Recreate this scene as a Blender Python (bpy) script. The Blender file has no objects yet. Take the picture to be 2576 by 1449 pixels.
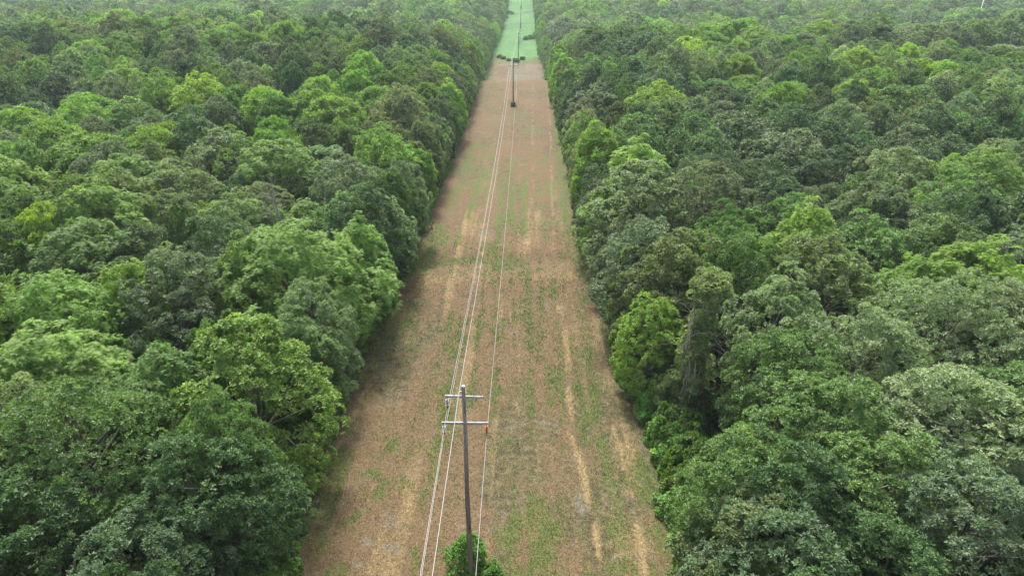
import bpy, math, random
import numpy as np
from mathutils import Vector, Euler, Matrix

SC = bpy.context.scene
R = math.radians

# ------------------------------------------------------------------ camera
CAM_H, PITCH, FPX = 40.0, 25.9, 1650.0      # metres above the strip, degrees below horizontal, focal length for a 2576 px wide frame
cd = bpy.data.cameras.new("camera")
cam = bpy.data.objects.new("camera", cd)
SC.collection.objects.link(cam)
cd.sensor_fit = 'HORIZONTAL'
cd.sensor_width = 36.0
cd.lens = 36.0 * FPX / 2576.0
cd.clip_start = 0.5
cd.clip_end = 6000
cam.location = (0, 0, CAM_H)
cam.rotation_euler = (R(90 - PITCH), 0, 0)
SC.camera = cam

# ------------------------------------------------------------------ light
SUN_EL, SUN_AZ = 58.0, -12.0                # azimuth from +Y, negative = to the left
w = bpy.data.worlds.new("World")
SC.world = w
w.use_nodes = True
nt = w.node_tree
sky = nt.nodes.new('ShaderNodeTexSky')
sky.sky_type = 'NISHITA'
sky.sun_disc = False
sky.sun_elevation = R(SUN_EL)
sky.sun_rotation = R(SUN_AZ)
sky.air_density = 1.0
sky.dust_density = 5.0
sky.ozone_density = 1.0
bg = nt.nodes['Background']
bg.inputs['Strength'].default_value = 0.105
hs = nt.nodes.new('ShaderNodeHueSaturation'); hs.inputs['Saturation'].default_value = 0.55     # thin overcast whitens the sky
nt.links.new(sky.outputs[0], hs.inputs['Color']); nt.links.new(hs.outputs[0], bg.inputs[0])
sl = bpy.data.lights.new("sun", 'SUN')
sl.energy = 2.2
sl.angle = R(13)
sl.color = (1.0, 0.95, 0.86)
sun = bpy.data.objects.new("sun", sl)
SC.collection.objects.link(sun)
sun.location = (-200, 200, 300)
_d = Vector((math.sin(R(SUN_AZ)) * math.cos(R(SUN_EL)), math.cos(R(SUN_AZ)) * math.cos(R(SUN_EL)), math.sin(R(SUN_EL))))
sun.rotation_euler = _d.to_track_quat('Z', 'Y').to_euler()
SC.view_settings.view_transform = 'Standard'
SC.view_settings.look = 'None'
SC.view_settings.exposure = 1.60
SC.view_settings.gamma = 1.0
SC.view_settings.use_curve_mapping = False
SC.render.engine = 'CYCLES'
SC.cycles.max_bounces = 7
SC.cycles.diffuse_bounces = 4
SC.cycles.glossy_bounces = 2
SC.cycles.transmission_bounces = 3
SC.cycles.volume_bounces = 0
SC.cycles.use_denoising = True
SC.cycles.denoiser = 'OPENIMAGEDENOISE'
SC.cycles.denoising_prefilter = 'NONE'
SC.cycles.denoising_input_passes = 'RGB_ALBEDO_NORMAL'

COL = SC.collection
rng = np.random.default_rng(7)

# ------------------------------------------------------------------ noise and terrain
_tab = np.random.default_rng(3).random((256, 256)).astype(np.float64)
def vnoise(x, y):
    x = np.asarray(x, float); y = np.asarray(y, float)
    xi = np.floor(x).astype(int); yi = np.floor(y).astype(int)
    fx = x - xi; fy = y - yi
    fx = fx * fx * (3 - 2 * fx); fy = fy * fy * (3 - 2 * fy)
    a = _tab[xi & 255, yi & 255]; b = _tab[(xi + 1) & 255, yi & 255]
    c = _tab[xi & 255, (yi + 1) & 255]; d = _tab[(xi + 1) & 255, (yi + 1) & 255]
    return (a * (1 - fx) + b * fx) * (1 - fy) + (c * (1 - fx) + d * fx) * fy
def fbm(x, y, o=4):
    s = 0; a = 0.5; t = 0
    for i in range(o):
        s = s + a * vnoise(np.asarray(x) * 2 ** i + 17.3 * i, np.asarray(y) * 2 ** i + 5.1 * i); t += a; a *= 0.55
    return s / t
def sst(a, b, x):
    t = np.clip((np.asarray(x, float) - a) / (b - a), 0, 1)
    return t * t * (3 - 2 * t)

def centre(Y): return -2.65 + 0.017 * np.asarray(Y, float)
HALF = 14.3
def edge_at(side, Y):
    """how far the woods stand back from the middle of the strip"""
    if side < 0: return np.interp(Y, [20, 34, 42, 50, 62, 75, 88, 110, 180, 260, 330, 400, 600], [14.2, 14.4, 15.3, 16.1, 15.9, 15.0, 14.0, 14.5, 14.2, 15.5, 17.5, 17.0, 15.5])
    return np.interp(Y, [20, 34, 48, 62, 85, 95, 127, 200, 260, 330, 400, 600], [14.2, 14.3, 15.2, 13.8, 13.5, 12.8, 12.9, 13.1, 13.8, 14.6, 12.8, 13.5])
_py = [-300, 0, 90, 200, 262, 272, 288, 315, 345, 370, 400, 470, 570, 690, 780, 1100, 2600]
_pz = [0, 0, 0, 0.0, 0.6, 0.0, -4.6, -9.4, -9.0, -7.0, -6.9, -7.0, -3.6, 3.5, 10, 38, 150]
def ground(x, Y):
    x = np.asarray(x, float); Y = np.asarray(Y, float)
    dx = x - centre(Y)
    off = np.where(dx < 0, np.clip(-dx - 14, 0, 150) * 0.55, np.clip(dx - 14, 0, 300) * 0.05)   # the hollow runs away to the far left
    off = off * sst(150, 300, Y)
    yy = Y - off
    z = np.zeros(np.broadcast(x, Y).shape)
    for k in (-4, 0, 4):
        z = z + np.interp(yy + k * sst(200, 260, Y), _py, _pz)
    z = z / 3
    side = sst(14, 60, np.abs(dx))
    z = z + side * (fbm(x / 70 + 3, Y / 70, 3) - 0.5) * 5.0 + sst(16, 50, np.abs(dx)) * sst(90, 250, Y) * np.where(dx < 0, 6.5, 4.0)
    z = z + (0.65 * np.exp(-((Y - 85.5 - dx * 0.05) / 3.2) ** 2) - 0.55 * np.exp(-((Y - 92 - dx * 0.05) / 3.0) ** 2) + 0.3 * np.sin(Y / 13.0) * sst(30, 60, Y)) * (1 - side)
    z = z + (fbm(x / 9, Y / 9, 3) - 0.5) * 0.25
    return z
def g1(x, Y): return float(ground(np.array([x]), np.array([Y]))[0])

def ray(u, v):
    """direction of a point of the photograph (2576 px wide) as metres across and metres down per metre ahead"""
    p = R(PITCH); X = (u - 1288) / FPX; D = (v - 724.4) / FPX
    ahead = math.cos(p) - D * math.sin(p)
    down = math.sin(p) + D * math.cos(p)
    return X / ahead, down / ahead
def at(u, v, h=0.0):
    """world x, Y of the point seen at u, v that stands h metres above the ground"""
    rx, rd = ray(u, v)
    lo, hi = 5.0, 1400.0
    Y = 5.0
    while Y < 1400:
        if CAM_H - rd * Y <= g1(rx * Y, Y) + h: break
        Y *= 1.01
    lo, hi = Y / 1.01, Y
    for _ in range(20):
        m = (lo + hi) / 2
        if CAM_H - rd * m <= g1(rx * m, m) + h: hi = m
        else: lo = m
    return rx * hi, hi
def project(x, Y, z):
    p = R(PITCH)
    zc = Y * math.cos(p) + (CAM_H - z) * math.sin(p)
    yc = (CAM_H - z) * math.cos(p) - Y * math.sin(p)
    return 1288 + FPX * x / zc, 724.4 + FPX * yc / zc, zc

# ------------------------------------------------------------------ mesh helpers
def mesh_from(name, V, F, mats, matidx=None, smooth=False, attrs=None):
    """V (n,3); F list of arrays, each (m,3) or (m,4)"""
    me = bpy.data.meshes.new(name)
    V = np.asarray(V, np.float32)
    me.vertices.add(len(V)); me.vertices.foreach_set('co', V.ravel())
    Fs = [np.asarray(f, np.int32) for f in F if len(f)]
    loops = np.concatenate([f.ravel() for f in Fs])
    tot = np.concatenate([np.full(len(f), f.shape[1], np.int32) for f in Fs])
    start = np.concatenate([[0], np.cumsum(tot)[:-1]]).astype(np.int32)
    me.loops.add(len(loops)); me.loops.foreach_set('vertex_index', loops)
    me.polygons.add(len(tot)); me.polygons.foreach_set('loop_start', start); me.polygons.foreach_set('loop_total', tot)
    if matidx is not None: me.polygons.foreach_set('material_index', np.asarray(matidx, np.int32))
    me.polygons.foreach_set('use_smooth', np.full(len(tot), bool(smooth)))
    for m in mats: me.materials.append(m)
    for k, (typ, val) in (attrs or {}).items():
        if typ == 'F':
            a = me.attributes.new(k, 'FLOAT', 'POINT'); a.data.foreach_set('value', np.asarray(val, np.float32).ravel())
        else:
            a = me.attributes.new(k, 'FLOAT_COLOR', 'POINT'); a.data.foreach_set('color', np.asarray(val, np.float32).ravel())
    me.update(calc_edges=True)
    return me
def obj(name, me, parent=None, loc=(0, 0, 0)):
    o = bpy.data.objects.new(name, me); COL.objects.link(o); o.location = loc
    if parent is not None: o.parent = parent
    return o
def tag(o, label=None, cat=None, group=None, kind=None):
    if label: o['label'] = label
    if cat: o['category'] = cat
    if group: o['group'] = group
    if kind: o['kind'] = kind
    return o

class MB:
    def __init__(s): s.V = []; s.F = []; s.n = 0
    def add(s, V, F):
        V = np.asarray(V, float); F = np.asarray(F, int)
        s.V.append(V); s.F.append(F + s.n); s.n += len(V)
    def tube(s, pts, rad, n=8, cap=True):
        pts = np.asarray(pts, float); k = len(pts)
        rad = np.broadcast_to(np.asarray(rad, float), (k,))
        T = np.gradient(pts, axis=0); T /= np.linalg.norm(T, axis=1)[:, None] + 1e-9
        up = np.where(np.abs(T[:, 2:3]) > 0.9, np.array([[1, 0, 0]]), np.array([[0, 0, 1]]))
        A = np.cross(T, up); A /= np.linalg.norm(A, axis=1)[:, None] + 1e-9
        B = np.cross(T, A)
        ph = np.arange(n) * 2 * math.pi / n
        V = pts[:, None] + rad[:, None, None] * (A[:, None] * np.cos(ph)[None, :, None] + B[:, None] * np.sin(ph)[None, :, None])
        V = V.reshape(-1, 3)
        i = np.arange(k - 1)[:, None] * n; j = np.arange(n)[None]; j2 = (j + 1) % n
        F = np.stack([i + j, i + j2, i + n + j2, i + n + j], -1).reshape(-1, 4)
        if cap and n == 8:
            c = np.array([[0, 1, 2, 7], [2, 3, 6, 7], [3, 4, 5, 6]])
            F = np.concatenate([F, c[:, ::-1] if False else c, c + (k - 1) * n])
        elif cap and n == 4:
            F = np.concatenate([F, [[0, 1, 2, 3]], [[(k - 1) * n + q for q in (3, 2, 1, 0)]]])
        s.add(V, F)
    def lathe(s, prof, c=(0, 0, 0), n=16):
        prof = np.asarray(prof, float); k = len(prof)
        ph = np.arange(n) * 2 * math.pi / n
        V = np.stack([prof[:, 0:1] * np.cos(ph), prof[:, 0:1] * np.sin(ph), np.repeat(prof[:, 1:2], n, 1)], -1).reshape(-1, 3) + np.array(c)
        i = np.arange(k - 1)[:, None] * n; j = np.arange(n)[None]; j2 = (j + 1) % n
        s.add(V, np.stack([i + j, i + j2, i + n + j2, i + n + j], -1).reshape(-1, 4))
    def box(s, c, d, rot=None, bev=0.0):
        x, y, z = [q / 2 for q in d]
        if bev:
            V = []
            for sz in (-1, 1):
                for ins, zz in ((bev, z), (0, z - bev)) if sz > 0 else ((0, z - bev), (bev, z)):
                    for sx, sy in ((-1, -1), (1, -1), (1, 1), (-1, 1)): V.append((sx * (x - ins), sy * (y - ins), sz * zz))
            V = np.array(V[0:4] + V[4:8] + V[12:16] + V[8:12]) if False else np.array(V)
            rings = [4, 0, 12, 8]     # bottom inset, bottom, top, top inset
            F = []
            for a, b in zip(rings[:-1], rings[1:]):
                for q in range(4): F.append((a + q, a + (q + 1) % 4, b + (q + 1) % 4, b + q))
            F.append((7, 6, 5, 4)); F.append((8, 9, 10, 11))
        else:
            V = np.array([(sx * x, sy * y, sz * z) for sz in (-1, 1) for sx, sy in ((-1, -1), (1, -1), (1, 1), (-1, 1))])
            F = [(3, 2, 1, 0), (4, 5, 6, 7)] + [(q, (q + 1) % 4, 4 + (q + 1) % 4, 4 + q) for q in range(4)]
        if rot is not None: V = V @ np.array(rot.to_matrix()).T
        s.add(V + np.array(c), F)
    def mesh(s, name, mat, smooth=False):
        return mesh_from(name, np.concatenate(s.V), [np.concatenate(s.F)], [mat], smooth=smooth)

# ------------------------------------------------------------------ materials
def newmat(name):
    m = bpy.data.materials.new(name); m.use_nodes = True
    return m, m.node_tree, m.node_tree.nodes['Principled BSDF']
def N(nt, typ, **kw):
    n = nt.nodes.new(typ)
    for k, v in kw.items(): setattr(n, k, v)
    return n
def mixc(nt, fac, a, b, mode='MIX'):
    n = N(nt, 'ShaderNodeMix', data_type='RGBA', blend_type=mode)
    for sock, val in ((0, fac), (6, a), (7, b)):
        if hasattr(val, 'links'): nt.links.new(val, n.inputs[sock])
        elif val is not None: n.inputs[sock].default_value = val if sock == 0 else (*val[:3], 1)
    return n.outputs[2]
def simple(name, col, rough=0.7, noise=None, metallic=0.0, scale=20, stretch=(1, 1, 1), bump=0.0):
    m, nt, p = newmat(name)
    p.inputs['Roughness'].default_value = rough; p.inputs['Metallic'].default_value = metallic
    if noise is not None:
        tc = N(nt, 'ShaderNodeTexCoord'); mp = N(nt, 'ShaderNodeMapping'); mp.inputs['Scale'].default_value = stretch
        tx = N(nt, 'ShaderNodeTexNoise'); tx.inputs['Scale'].default_value = scale; tx.inputs['Detail'].default_value = 5
        nt.links.new(tc.outputs['Object'], mp.inputs[0]); nt.links.new(mp.outputs[0], tx.inputs['Vector'])
        rp = N(nt, 'ShaderNodeMapRange'); rp.inputs[1].default_value = 0.35; rp.inputs[2].default_value = 0.65
        nt.links.new(tx.outputs[0], rp.inputs[0])
        nt.links.new(mixc(nt, rp.outputs[0], col, noise), p.inputs['Base Color'])
        if bump:
            b = N(nt, 'ShaderNodeBump'); b.inputs['Strength'].default_value = bump; b.inputs['Distance'].default_value = 0.02
            nt.links.new(tx.outputs[0], b.inputs['Height']); nt.links.new(b.outputs[0], p.inputs['Normal'])
    else: p.inputs['Base Color'].default_value = (*col, 1)
    return m

def leaf_mat(name, tip, rough=0.5, spec=0.35, trans=0.28):
    """leaf colour = the tree's own colour (its 'tcol'), varied from spray to spray ('tint') with some fresh growth of colour tip"""
    m, nt, p = newmat(name)
    at_ = N(nt, 'ShaderNodeAttribute', attribute_type='INSTANCER', attribute_name='tcol')
    ti = N(nt, 'ShaderNodeAttribute', attribute_type='GEOMETRY', attribute_name='tint')
    r1 = N(nt, 'ShaderNodeMapRange'); r1.inputs[3].default_value = 0.72; r1.inputs[4].default_value = 1.3
    nt.links.new(ti.outputs['Fac'], r1.inputs[0])
    c = mixc(nt, 1.0, at_.outputs['Color'], r1.outputs[0], 'MULTIPLY')
    r2 = N(nt, 'ShaderNodeMapRange'); r2.inputs[1].default_value = 0.72; r2.inputs[2].default_value = 1.0; r2.inputs[4].default_value = 0.7
    nt.links.new(ti.outputs['Fac'], r2.inputs[0])
    t2 = mixc(nt, 1.0, at_.outputs['Color'], tip, 'MULTIPLY')
    c = mixc(nt, r2.outputs[0], c, t2)
    nt.links.new(c, p.inputs['Base Color'])
    p.inputs['Roughness'].default_value = rough
    p.inputs['Specular IOR Level'].default_value = spec
    tr = N(nt, 'ShaderNodeBsdfTranslucent')
    nt.links.new(mixc(nt, 1.0, c, (1.3, 1.5, 0.5), 'MULTIPLY'), tr.inputs[0])
    ms = N(nt, 'ShaderNodeMixShader'); ms.inputs[0].default_value = trans
    nt.links.new(p.outputs[0], ms.inputs[1]); nt.links.new(tr.outputs[0], ms.inputs[2])
    nt.links.new(ms.outputs[0], nt.nodes['Material Output'].inputs[0])
    return m
M_OAK = leaf_mat('oak_leaf', (1.5, 1.4, 1.25), 0.48, 0.32, 0.34)
M_ASH = leaf_mat('compound_leaf', (1.35, 1.3, 1.0), 0.55, 0.2, 0.40)
M_MAP = leaf_mat('broad_leaf', (1.5, 1.35, 1.1), 0.5, 0.22, 0.36)
M_BARK = simple('bark', (0.08, 0.07, 0.06), 0.9, noise=(0.17, 0.155, 0.14), scale=6, stretch=(1, 1, 0.3))
M_DEAD = simple('dead_wood', (0.17, 0.15, 0.13), 0.9, noise=(0.32, 0.295, 0.27), scale=5)

# ------------------------------------------------------------------ foliage
def unit(a): return a / (np.linalg.norm(a, axis=-1, keepdims=True) + 1e-9)
def leaves_simple(rg, P, Nn, n_leaf, L, W, out=0.55):
    """sprays of n_leaf pointed leaves fanned out round each twig tip P along Nn"""
    m = len(P)
    t1 = unit(np.cross(Nn, rg.normal(size=(m, 3)))); t2 = np.cross(Nn, t1)
    ph = (np.arange(n_leaf)[None] + rg.random((m, n_leaf)) * 0.7) * 2 * math.pi / n_leaf
    d = Nn[:, None] * (out * (0.5 + rg.random((m, n_leaf, 1)))) + t1[:, None] * np.cos(ph)[..., None] + t2[:, None] * np.sin(ph)[..., None]
    d = unit(d + rg.normal(size=d.shape) * 0.16)
    d[..., 2] -= 0.12; d = unit(d)
    s = unit(np.cross(d, Nn[:, None] + rg.normal(size=d.shape) * 0.45))
    LL = L * (0.7 + 0.6 * rg.random((m, n_leaf, 1)))
    B = P[:, None] + d * LL * 0.08
    mid = B + d * LL * 0.5; nn = np.cross(d, s)
    V = np.stack([B, mid + s * W * 0.5 + nn * W * 0.12, B + d * LL - nn * L * 0.06, mid - s * W * 0.5 + nn * W * 0.12], 2)
    V = V.reshape(-1, 3)
    F = np.arange(m * n_leaf * 4).reshape(-1, 4)
    return V, F
def leaves_frond(rg, P, Nn, n_fr, L, W, pairs=4):
    """sprays of drooping compound leaves: leaflets in pairs along an arching stalk"""
    m = len(P)
    t1 = unit(np.cross(Nn, rg.normal(size=(m, 3)))); t2 = np.cross(Nn, t1)
    ph = (np.arange(n_fr)[None] + rg.random((m, n_fr)) * 0.8) * 2 * math.pi / n_fr
    d = unit(Nn[:, None] * (0.35 + 0.5 * rg.random((m, n_fr, 1))) + t1[:, None] * np.cos(ph)[..., None] + t2[:, None] * np.sin(ph)[..., None])
    LL = L * (0.7 + 0.6 * rg.random((m, n_fr, 1)))
    s = unit(np.cross(d, np.array([0, 0, 1.0]) + rg.normal(size=d.shape) * 0.25))
    Vs = []
    for q in range(pairs + 1):
        t = 0.18 + 0.72 * q / pairs
        Q = P[:, None] + d * LL * t; Q = Q.copy(); Q[..., 2] -= (LL[..., 0] * 0.45) * t * t
        fw = d.copy(); fw[..., 2] -= 0.9 * t; fw = unit(fw)
        w = W * (1.15 - 0.35 * abs(t - 0.5) * 2)
        if q < pairs:
            for sg in (-1, 1):
                tip = Q + unit(s * sg + fw * 0.45) * w - np.array([0, 0, w * 0.18])
                Vs.append(np.stack([Q - fw * w * 0.16, Q + fw * w * 0.24, tip], 2))
        else:
            Vs.append(np.stack([Q - s * w * 0.2, Q + s * w * 0.2, Q + fw * w * 1.1], 2))
    V = np.stack(Vs, 2).reshape(-1, 3)
    return V, np.arange(len(V)).reshape(-1, 3)

def scatter_dirs(rg, n, zmin):
    """n directions spread evenly, none steeper downward than zmin"""
    out = []
    cand = unit(rg.normal(size=(n * 30, 3))); cand = cand[cand[:, 2] > zmin]
    md = 2.0 * math.sqrt((1 - zmin) / 2 * 4 / max(n, 1)) * 0.75
    for c in cand:
        if all(np.dot(c - o, c - o) > md * md * 0.5 for o in out[-400:]):
            out.append(c)
        if len(out) >= n: break
    return np.array(out)

def tree_mesh(seed, kind, Rr=4.4, H=18.0, base=0.35, lobes=46, subs=9, ros=9, n_leaf=6, L=0.30, W=0.14, spire=0.0, gap=0.0, trunk_n=8, thin=1.0):
    """returns (crown vertices, faces, tint), (trunk builder).  Crown: limbs carry lobes, lobes carry clumps, clumps carry leaf sprays."""
    rg = np.random.default_rng(seed)
    zb = H * base; hc = H - zb - 0.6
    cz = zb + hc * 0.42
    dirs = scatter_dirs(rg, lobes, -0.75)
    ph = np.arctan2(dirs[:, 1], dirs[:, 0])
    k1, k2, k3 = rg.random(3) * 6.28
    lump = 1 + 0.13 * np.sin(2 * ph + k1) + 0.10 * np.sin(3 * ph + k2 + 2 * dirs[:, 2]) + 0.08 * np.sin(5 * ph + k3)
    rad = lump * rg.uniform(0.80, 1.06, len(dirs))
    up = dirs[:, 2] > 0
    hz = np.where(up, hc * 0.58 - 0.7, hc * 0.42)
    C = np.stack([dirs[:, 0] * rad * Rr * (1 - 0.06), dirs[:, 1] * rad * Rr, cz + dirs[:, 2] * hz * np.where(up, rg.uniform(0.80, 1.10, len(dirs)), 1.0)], 1)
    C[:, :2] *= (1 - 0.22 * np.clip(dirs[:, 2:3], 0, 1) ** 2)
    if spire:      # ragged leaders standing out of the top
        C[:, 2] += up * spire * rg.random(len(C)) ** 2 * 2.0
        C[:, :2] *= (1 - 0.25 * spire * sst(0.3, 1, dirs[:, 2]))[:, None]
    # inner lobes so that no sky or floor shows through the middle
    ni = lobes // 3
    I = unit(rg.normal(size=(ni, 3))); I[:, 2] = np.abs(I[:, 2]) * 0.9 - 0.25
    I = np.stack([I[:, 0] * Rr * 0.55, I[:, 1] * Rr * 0.55, cz + I[:, 2] * hc * 0.4], 1)
    keep = rg.random(len(C)) > gap
    C = C[keep]; dirs = dirs[keep]
    outer = len(C)
    C = np.concatenate([C, I]); dall = np.concatenate([dirs, unit(I - np.array([0, 0, cz - 2]))])
    rl = np.where(np.arange(len(C)) < outer, rg.uniform(0.19, 0.33, len(C)), 0.30) * Rr
    Ps = []; Ns = []; Ts = []
    for i, c in enumerate(C):
        lt = rg.random() * 0.5
        n_s = subs if i < outer else max(2, subs // 3)
        sd = unit(rg.normal(size=(n_s * 3, 3)) + dall[i] * 1.2 + np.array([0, 0, 0.30]))[:n_s]
        sc = c + sd * rl[i] * rg.uniform(0.75, 1.0, (n_s, 1)) * np.array([1, 1, 1.0])
        sr = rl[i] * rg.uniform(0.32, 0.5, n_s)
        nr = ros if i < outer else max(2, ros // 2)
        for j in range(n_s):
            k = max(1, int(nr * rg.uniform(0.6, 1.4)))
            q = unit(rg.normal(size=(k, 3)) + sd[j] * 1.3 + np.array([0, 0, 0.35]))
            Ps.append(sc[j] + q * sr[j] * rg.uniform(0.75, 1.0, (k, 1)))
            Ns.append(unit(q + sd[j] * 0.2 + rg.normal(size=q.shape) * 0.45 + np.array([0, 0, 0.2])))
            Ts.append(np.clip(lt + rg.normal(0.22, 0.17) + rg.normal(0, 0.10, k), 0, 1))
    P = np.concatenate(Ps); Nn = np.concatenate(Ns); T = np.concatenate(Ts)
    if kind == 'frond':
        V, F = leaves_frond(rg, P, Nn, n_leaf, L, W)
    else:
        V, F = leaves_simple(rg, P, Nn, n_leaf, L, W)
    tint = np.repeat(T, len(V) // len(P))
    V[:, 2] = np.maximum(V[:, 2], 0.05)
    # trunk and limbs
    mb = MB()
    tr = 0.055 * Rr * thin
    zt = np.linspace(0, H * 0.72, 7)
    wob = np.cumsum(rg.normal(0, 0.10, (7, 2)), 0); wob[0] = 0
    tp = np.concatenate([wob, zt[:, None]], 1)
    mb.tube(tp, tr * np.array([1.45, 1.05, 0.95, 0.85, 0.7, 0.5, 0.28]), trunk_n, cap=False)
    pick = rg.permutation(outer)[:int(min(outer, 26 if trunk_n == 8 else 8))]
    for i in pick:
        e = C[i]; zs = rg.uniform(0.35, 0.85) * min(e[2], H * 0.8)
        b = np.array([np.interp(zs, zt, tp[:, 0]), np.interp(zs, zt, tp[:, 1]), zs])
        m_ = (b + e) / 2 + np.array([*rg.normal(0, 0.25, 2), 0.10 * np.linalg.norm(e - b)])
        q = np.array([b, (b + m_) / 2 + rg.normal(0, .1, 3), m_, (m_ + e) / 2 + rg.normal(0, .1, 3), e + unit(e - m_) * 0.3])
        mb.tube(q, tr * np.array([0.42, 0.36, 0.27, 0.17, 0.06]), 4 if trunk_n < 8 else 5, cap=False)
    return (V, F, tint), mb

LEAF = {'oak': M_OAK, 'ash': M_ASH, 'maple': M_MAP}
class Proto: pass
def make_proto(seed, sp, lod, **kw):
    kw.setdefault('H', 14.5)
    pr = Proto(); pr.sp = sp; pr.lod = lod; pr.H = kw.get('H', 18.0); pr.R = kw.get('Rr', 4.4)
    a = dict(kw)
    if lod == 0:
        if sp == 'oak': a.update(n_leaf=6, L=0.23, W=0.115)
        if sp == 'ash': a.update(n_leaf=5, L=0.46, W=0.19)
        if sp == 'maple': a.update(n_leaf=5, L=0.22, W=0.15)
        a.setdefault('lobes', 74); a.setdefault('subs', 8); a.setdefault('ros', {'oak': 11, 'ash': 4, 'maple': 13}[sp])
    elif lod == 1:
        a.update(n_leaf=5, L=0.38, W=0.21); a['lobes'] = 72; a['subs'] = 7; a['ros'] = 5
        if sp == 'ash': a.update(L=0.62, W=0.22)
    else:
        a.update(n_leaf=4, L=0.62, W=0.38); a['lobes'] = 64; a['subs'] = 5; a['ros'] = 3; a['trunk_n'] = 4
    (V, F, t), mb = tree_mesh(seed, 'frond' if sp == 'ash' and lod == 0 else 'leaf', **a)
    pr.V, pr.F, pr.t, pr.mb = V, F, t, mb
    pr.crown = pr.trunk = pr.both = None
    return pr
def p_crown(pr):
    if pr.crown is None: pr.crown = mesh_from('crown', pr.V, [pr.F], [LEAF[pr.sp]], attrs={'tint': ('F', pr.t)})
    return pr.crown
def p_trunk(pr):
    if pr.trunk is None: pr.trunk = pr.mb.mesh('trunk', M_BARK, True)
    return pr.trunk
def p_both(pr):
    if pr.both is None:
        tv = np.concatenate(pr.mb.V); tf = np.concatenate(pr.mb.F)
        pr.both = mesh_from('tree', np.concatenate([pr.V, tv]), [pr.F, tf + len(pr.V)], [LEAF[pr.sp], M_BARK],
                            matidx=np.concatenate([np.zeros(len(pr.F), int), np.ones(len(tf), int)]),
                            attrs={'tint': ('F', np.concatenate([pr.t, np.zeros(len(tv))]))})
    return pr.both

PROTO = {}   # (lod, species) -> list ; skirted trees for the forest edge under (lod, species, 'edge')
sd = 100
for sp, n0 in (('oak', 4), ('ash', 3), ('maple', 3)):
    PROTO[(0, sp)] = [make_proto(sd + i, sp, 0, base=0.26, spire={'oak': 0.25, 'ash': 0.7, 'maple': 0.5}[sp], Rr=4.4) for i in range(n0)]; sd += 10
    PROTO[(0, sp, 'edge')] = [make_proto(sd + i, sp, 0, base=0.06, lobes=90, subs=6, spire={'oak': 0.2, 'ash': 0.8, 'maple': 0.6}[sp], Rr=4.0) for i in range(2 if sp != 'oak' else 3)]; sd += 10
    PROTO[(1, sp)] = [make_proto(sd + i, sp, 1, base=0.28, spire=0.4, Rr=4.4) for i in range(2)]; sd += 10
    PROTO[(1, sp, 'edge')] = [make_proto(sd + i, sp, 1, base=0.06, spire=0.4, Rr=4.0) for i in range(1)]; sd += 10
    PROTO[(2, sp)] = [make_proto(sd + i, sp, 2, base=0.28, spire=0.4, Rr=4.6) for i in range(2)]; sd += 10

PROTO[(0, 'ash', 'big')] = [make_proto(301, 'ash', 0, base=0.10, lobes=150, subs=7, spire=0.6, Rr=6.4)]
PROTO[(0, 'oak', 'big')] = [make_proto(302, 'oak', 0, base=0.20, lobes=120, subs=8, ros=9, spire=0.3, Rr=6.0)]
# tree colours (leaf albedo)
TC = {'dark': (0.086, 0.136, 0.068), 'deep': (0.073, 0.136, 0.049), 'grey': (0.133, 0.184, 0.107), 'mid': (0.117, 0.199, 0.062),
      'bright': (0.166, 0.272, 0.068), 'lime': (0.210, 0.320, 0.066), 'pale': (0.191, 0.252, 0.137), 'olive': (0.150, 0.196, 0.083), 'yellow': (0.253, 0.363, 0.062)}
def jitter(rg, c, s=0.10):
    k = 1 + rg.normal(0, s)
    return tuple(float(np.clip(q * k * (1 + rg.normal(0, s * 0.32)), 0.01, 0.5)) for q in c)

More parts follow.
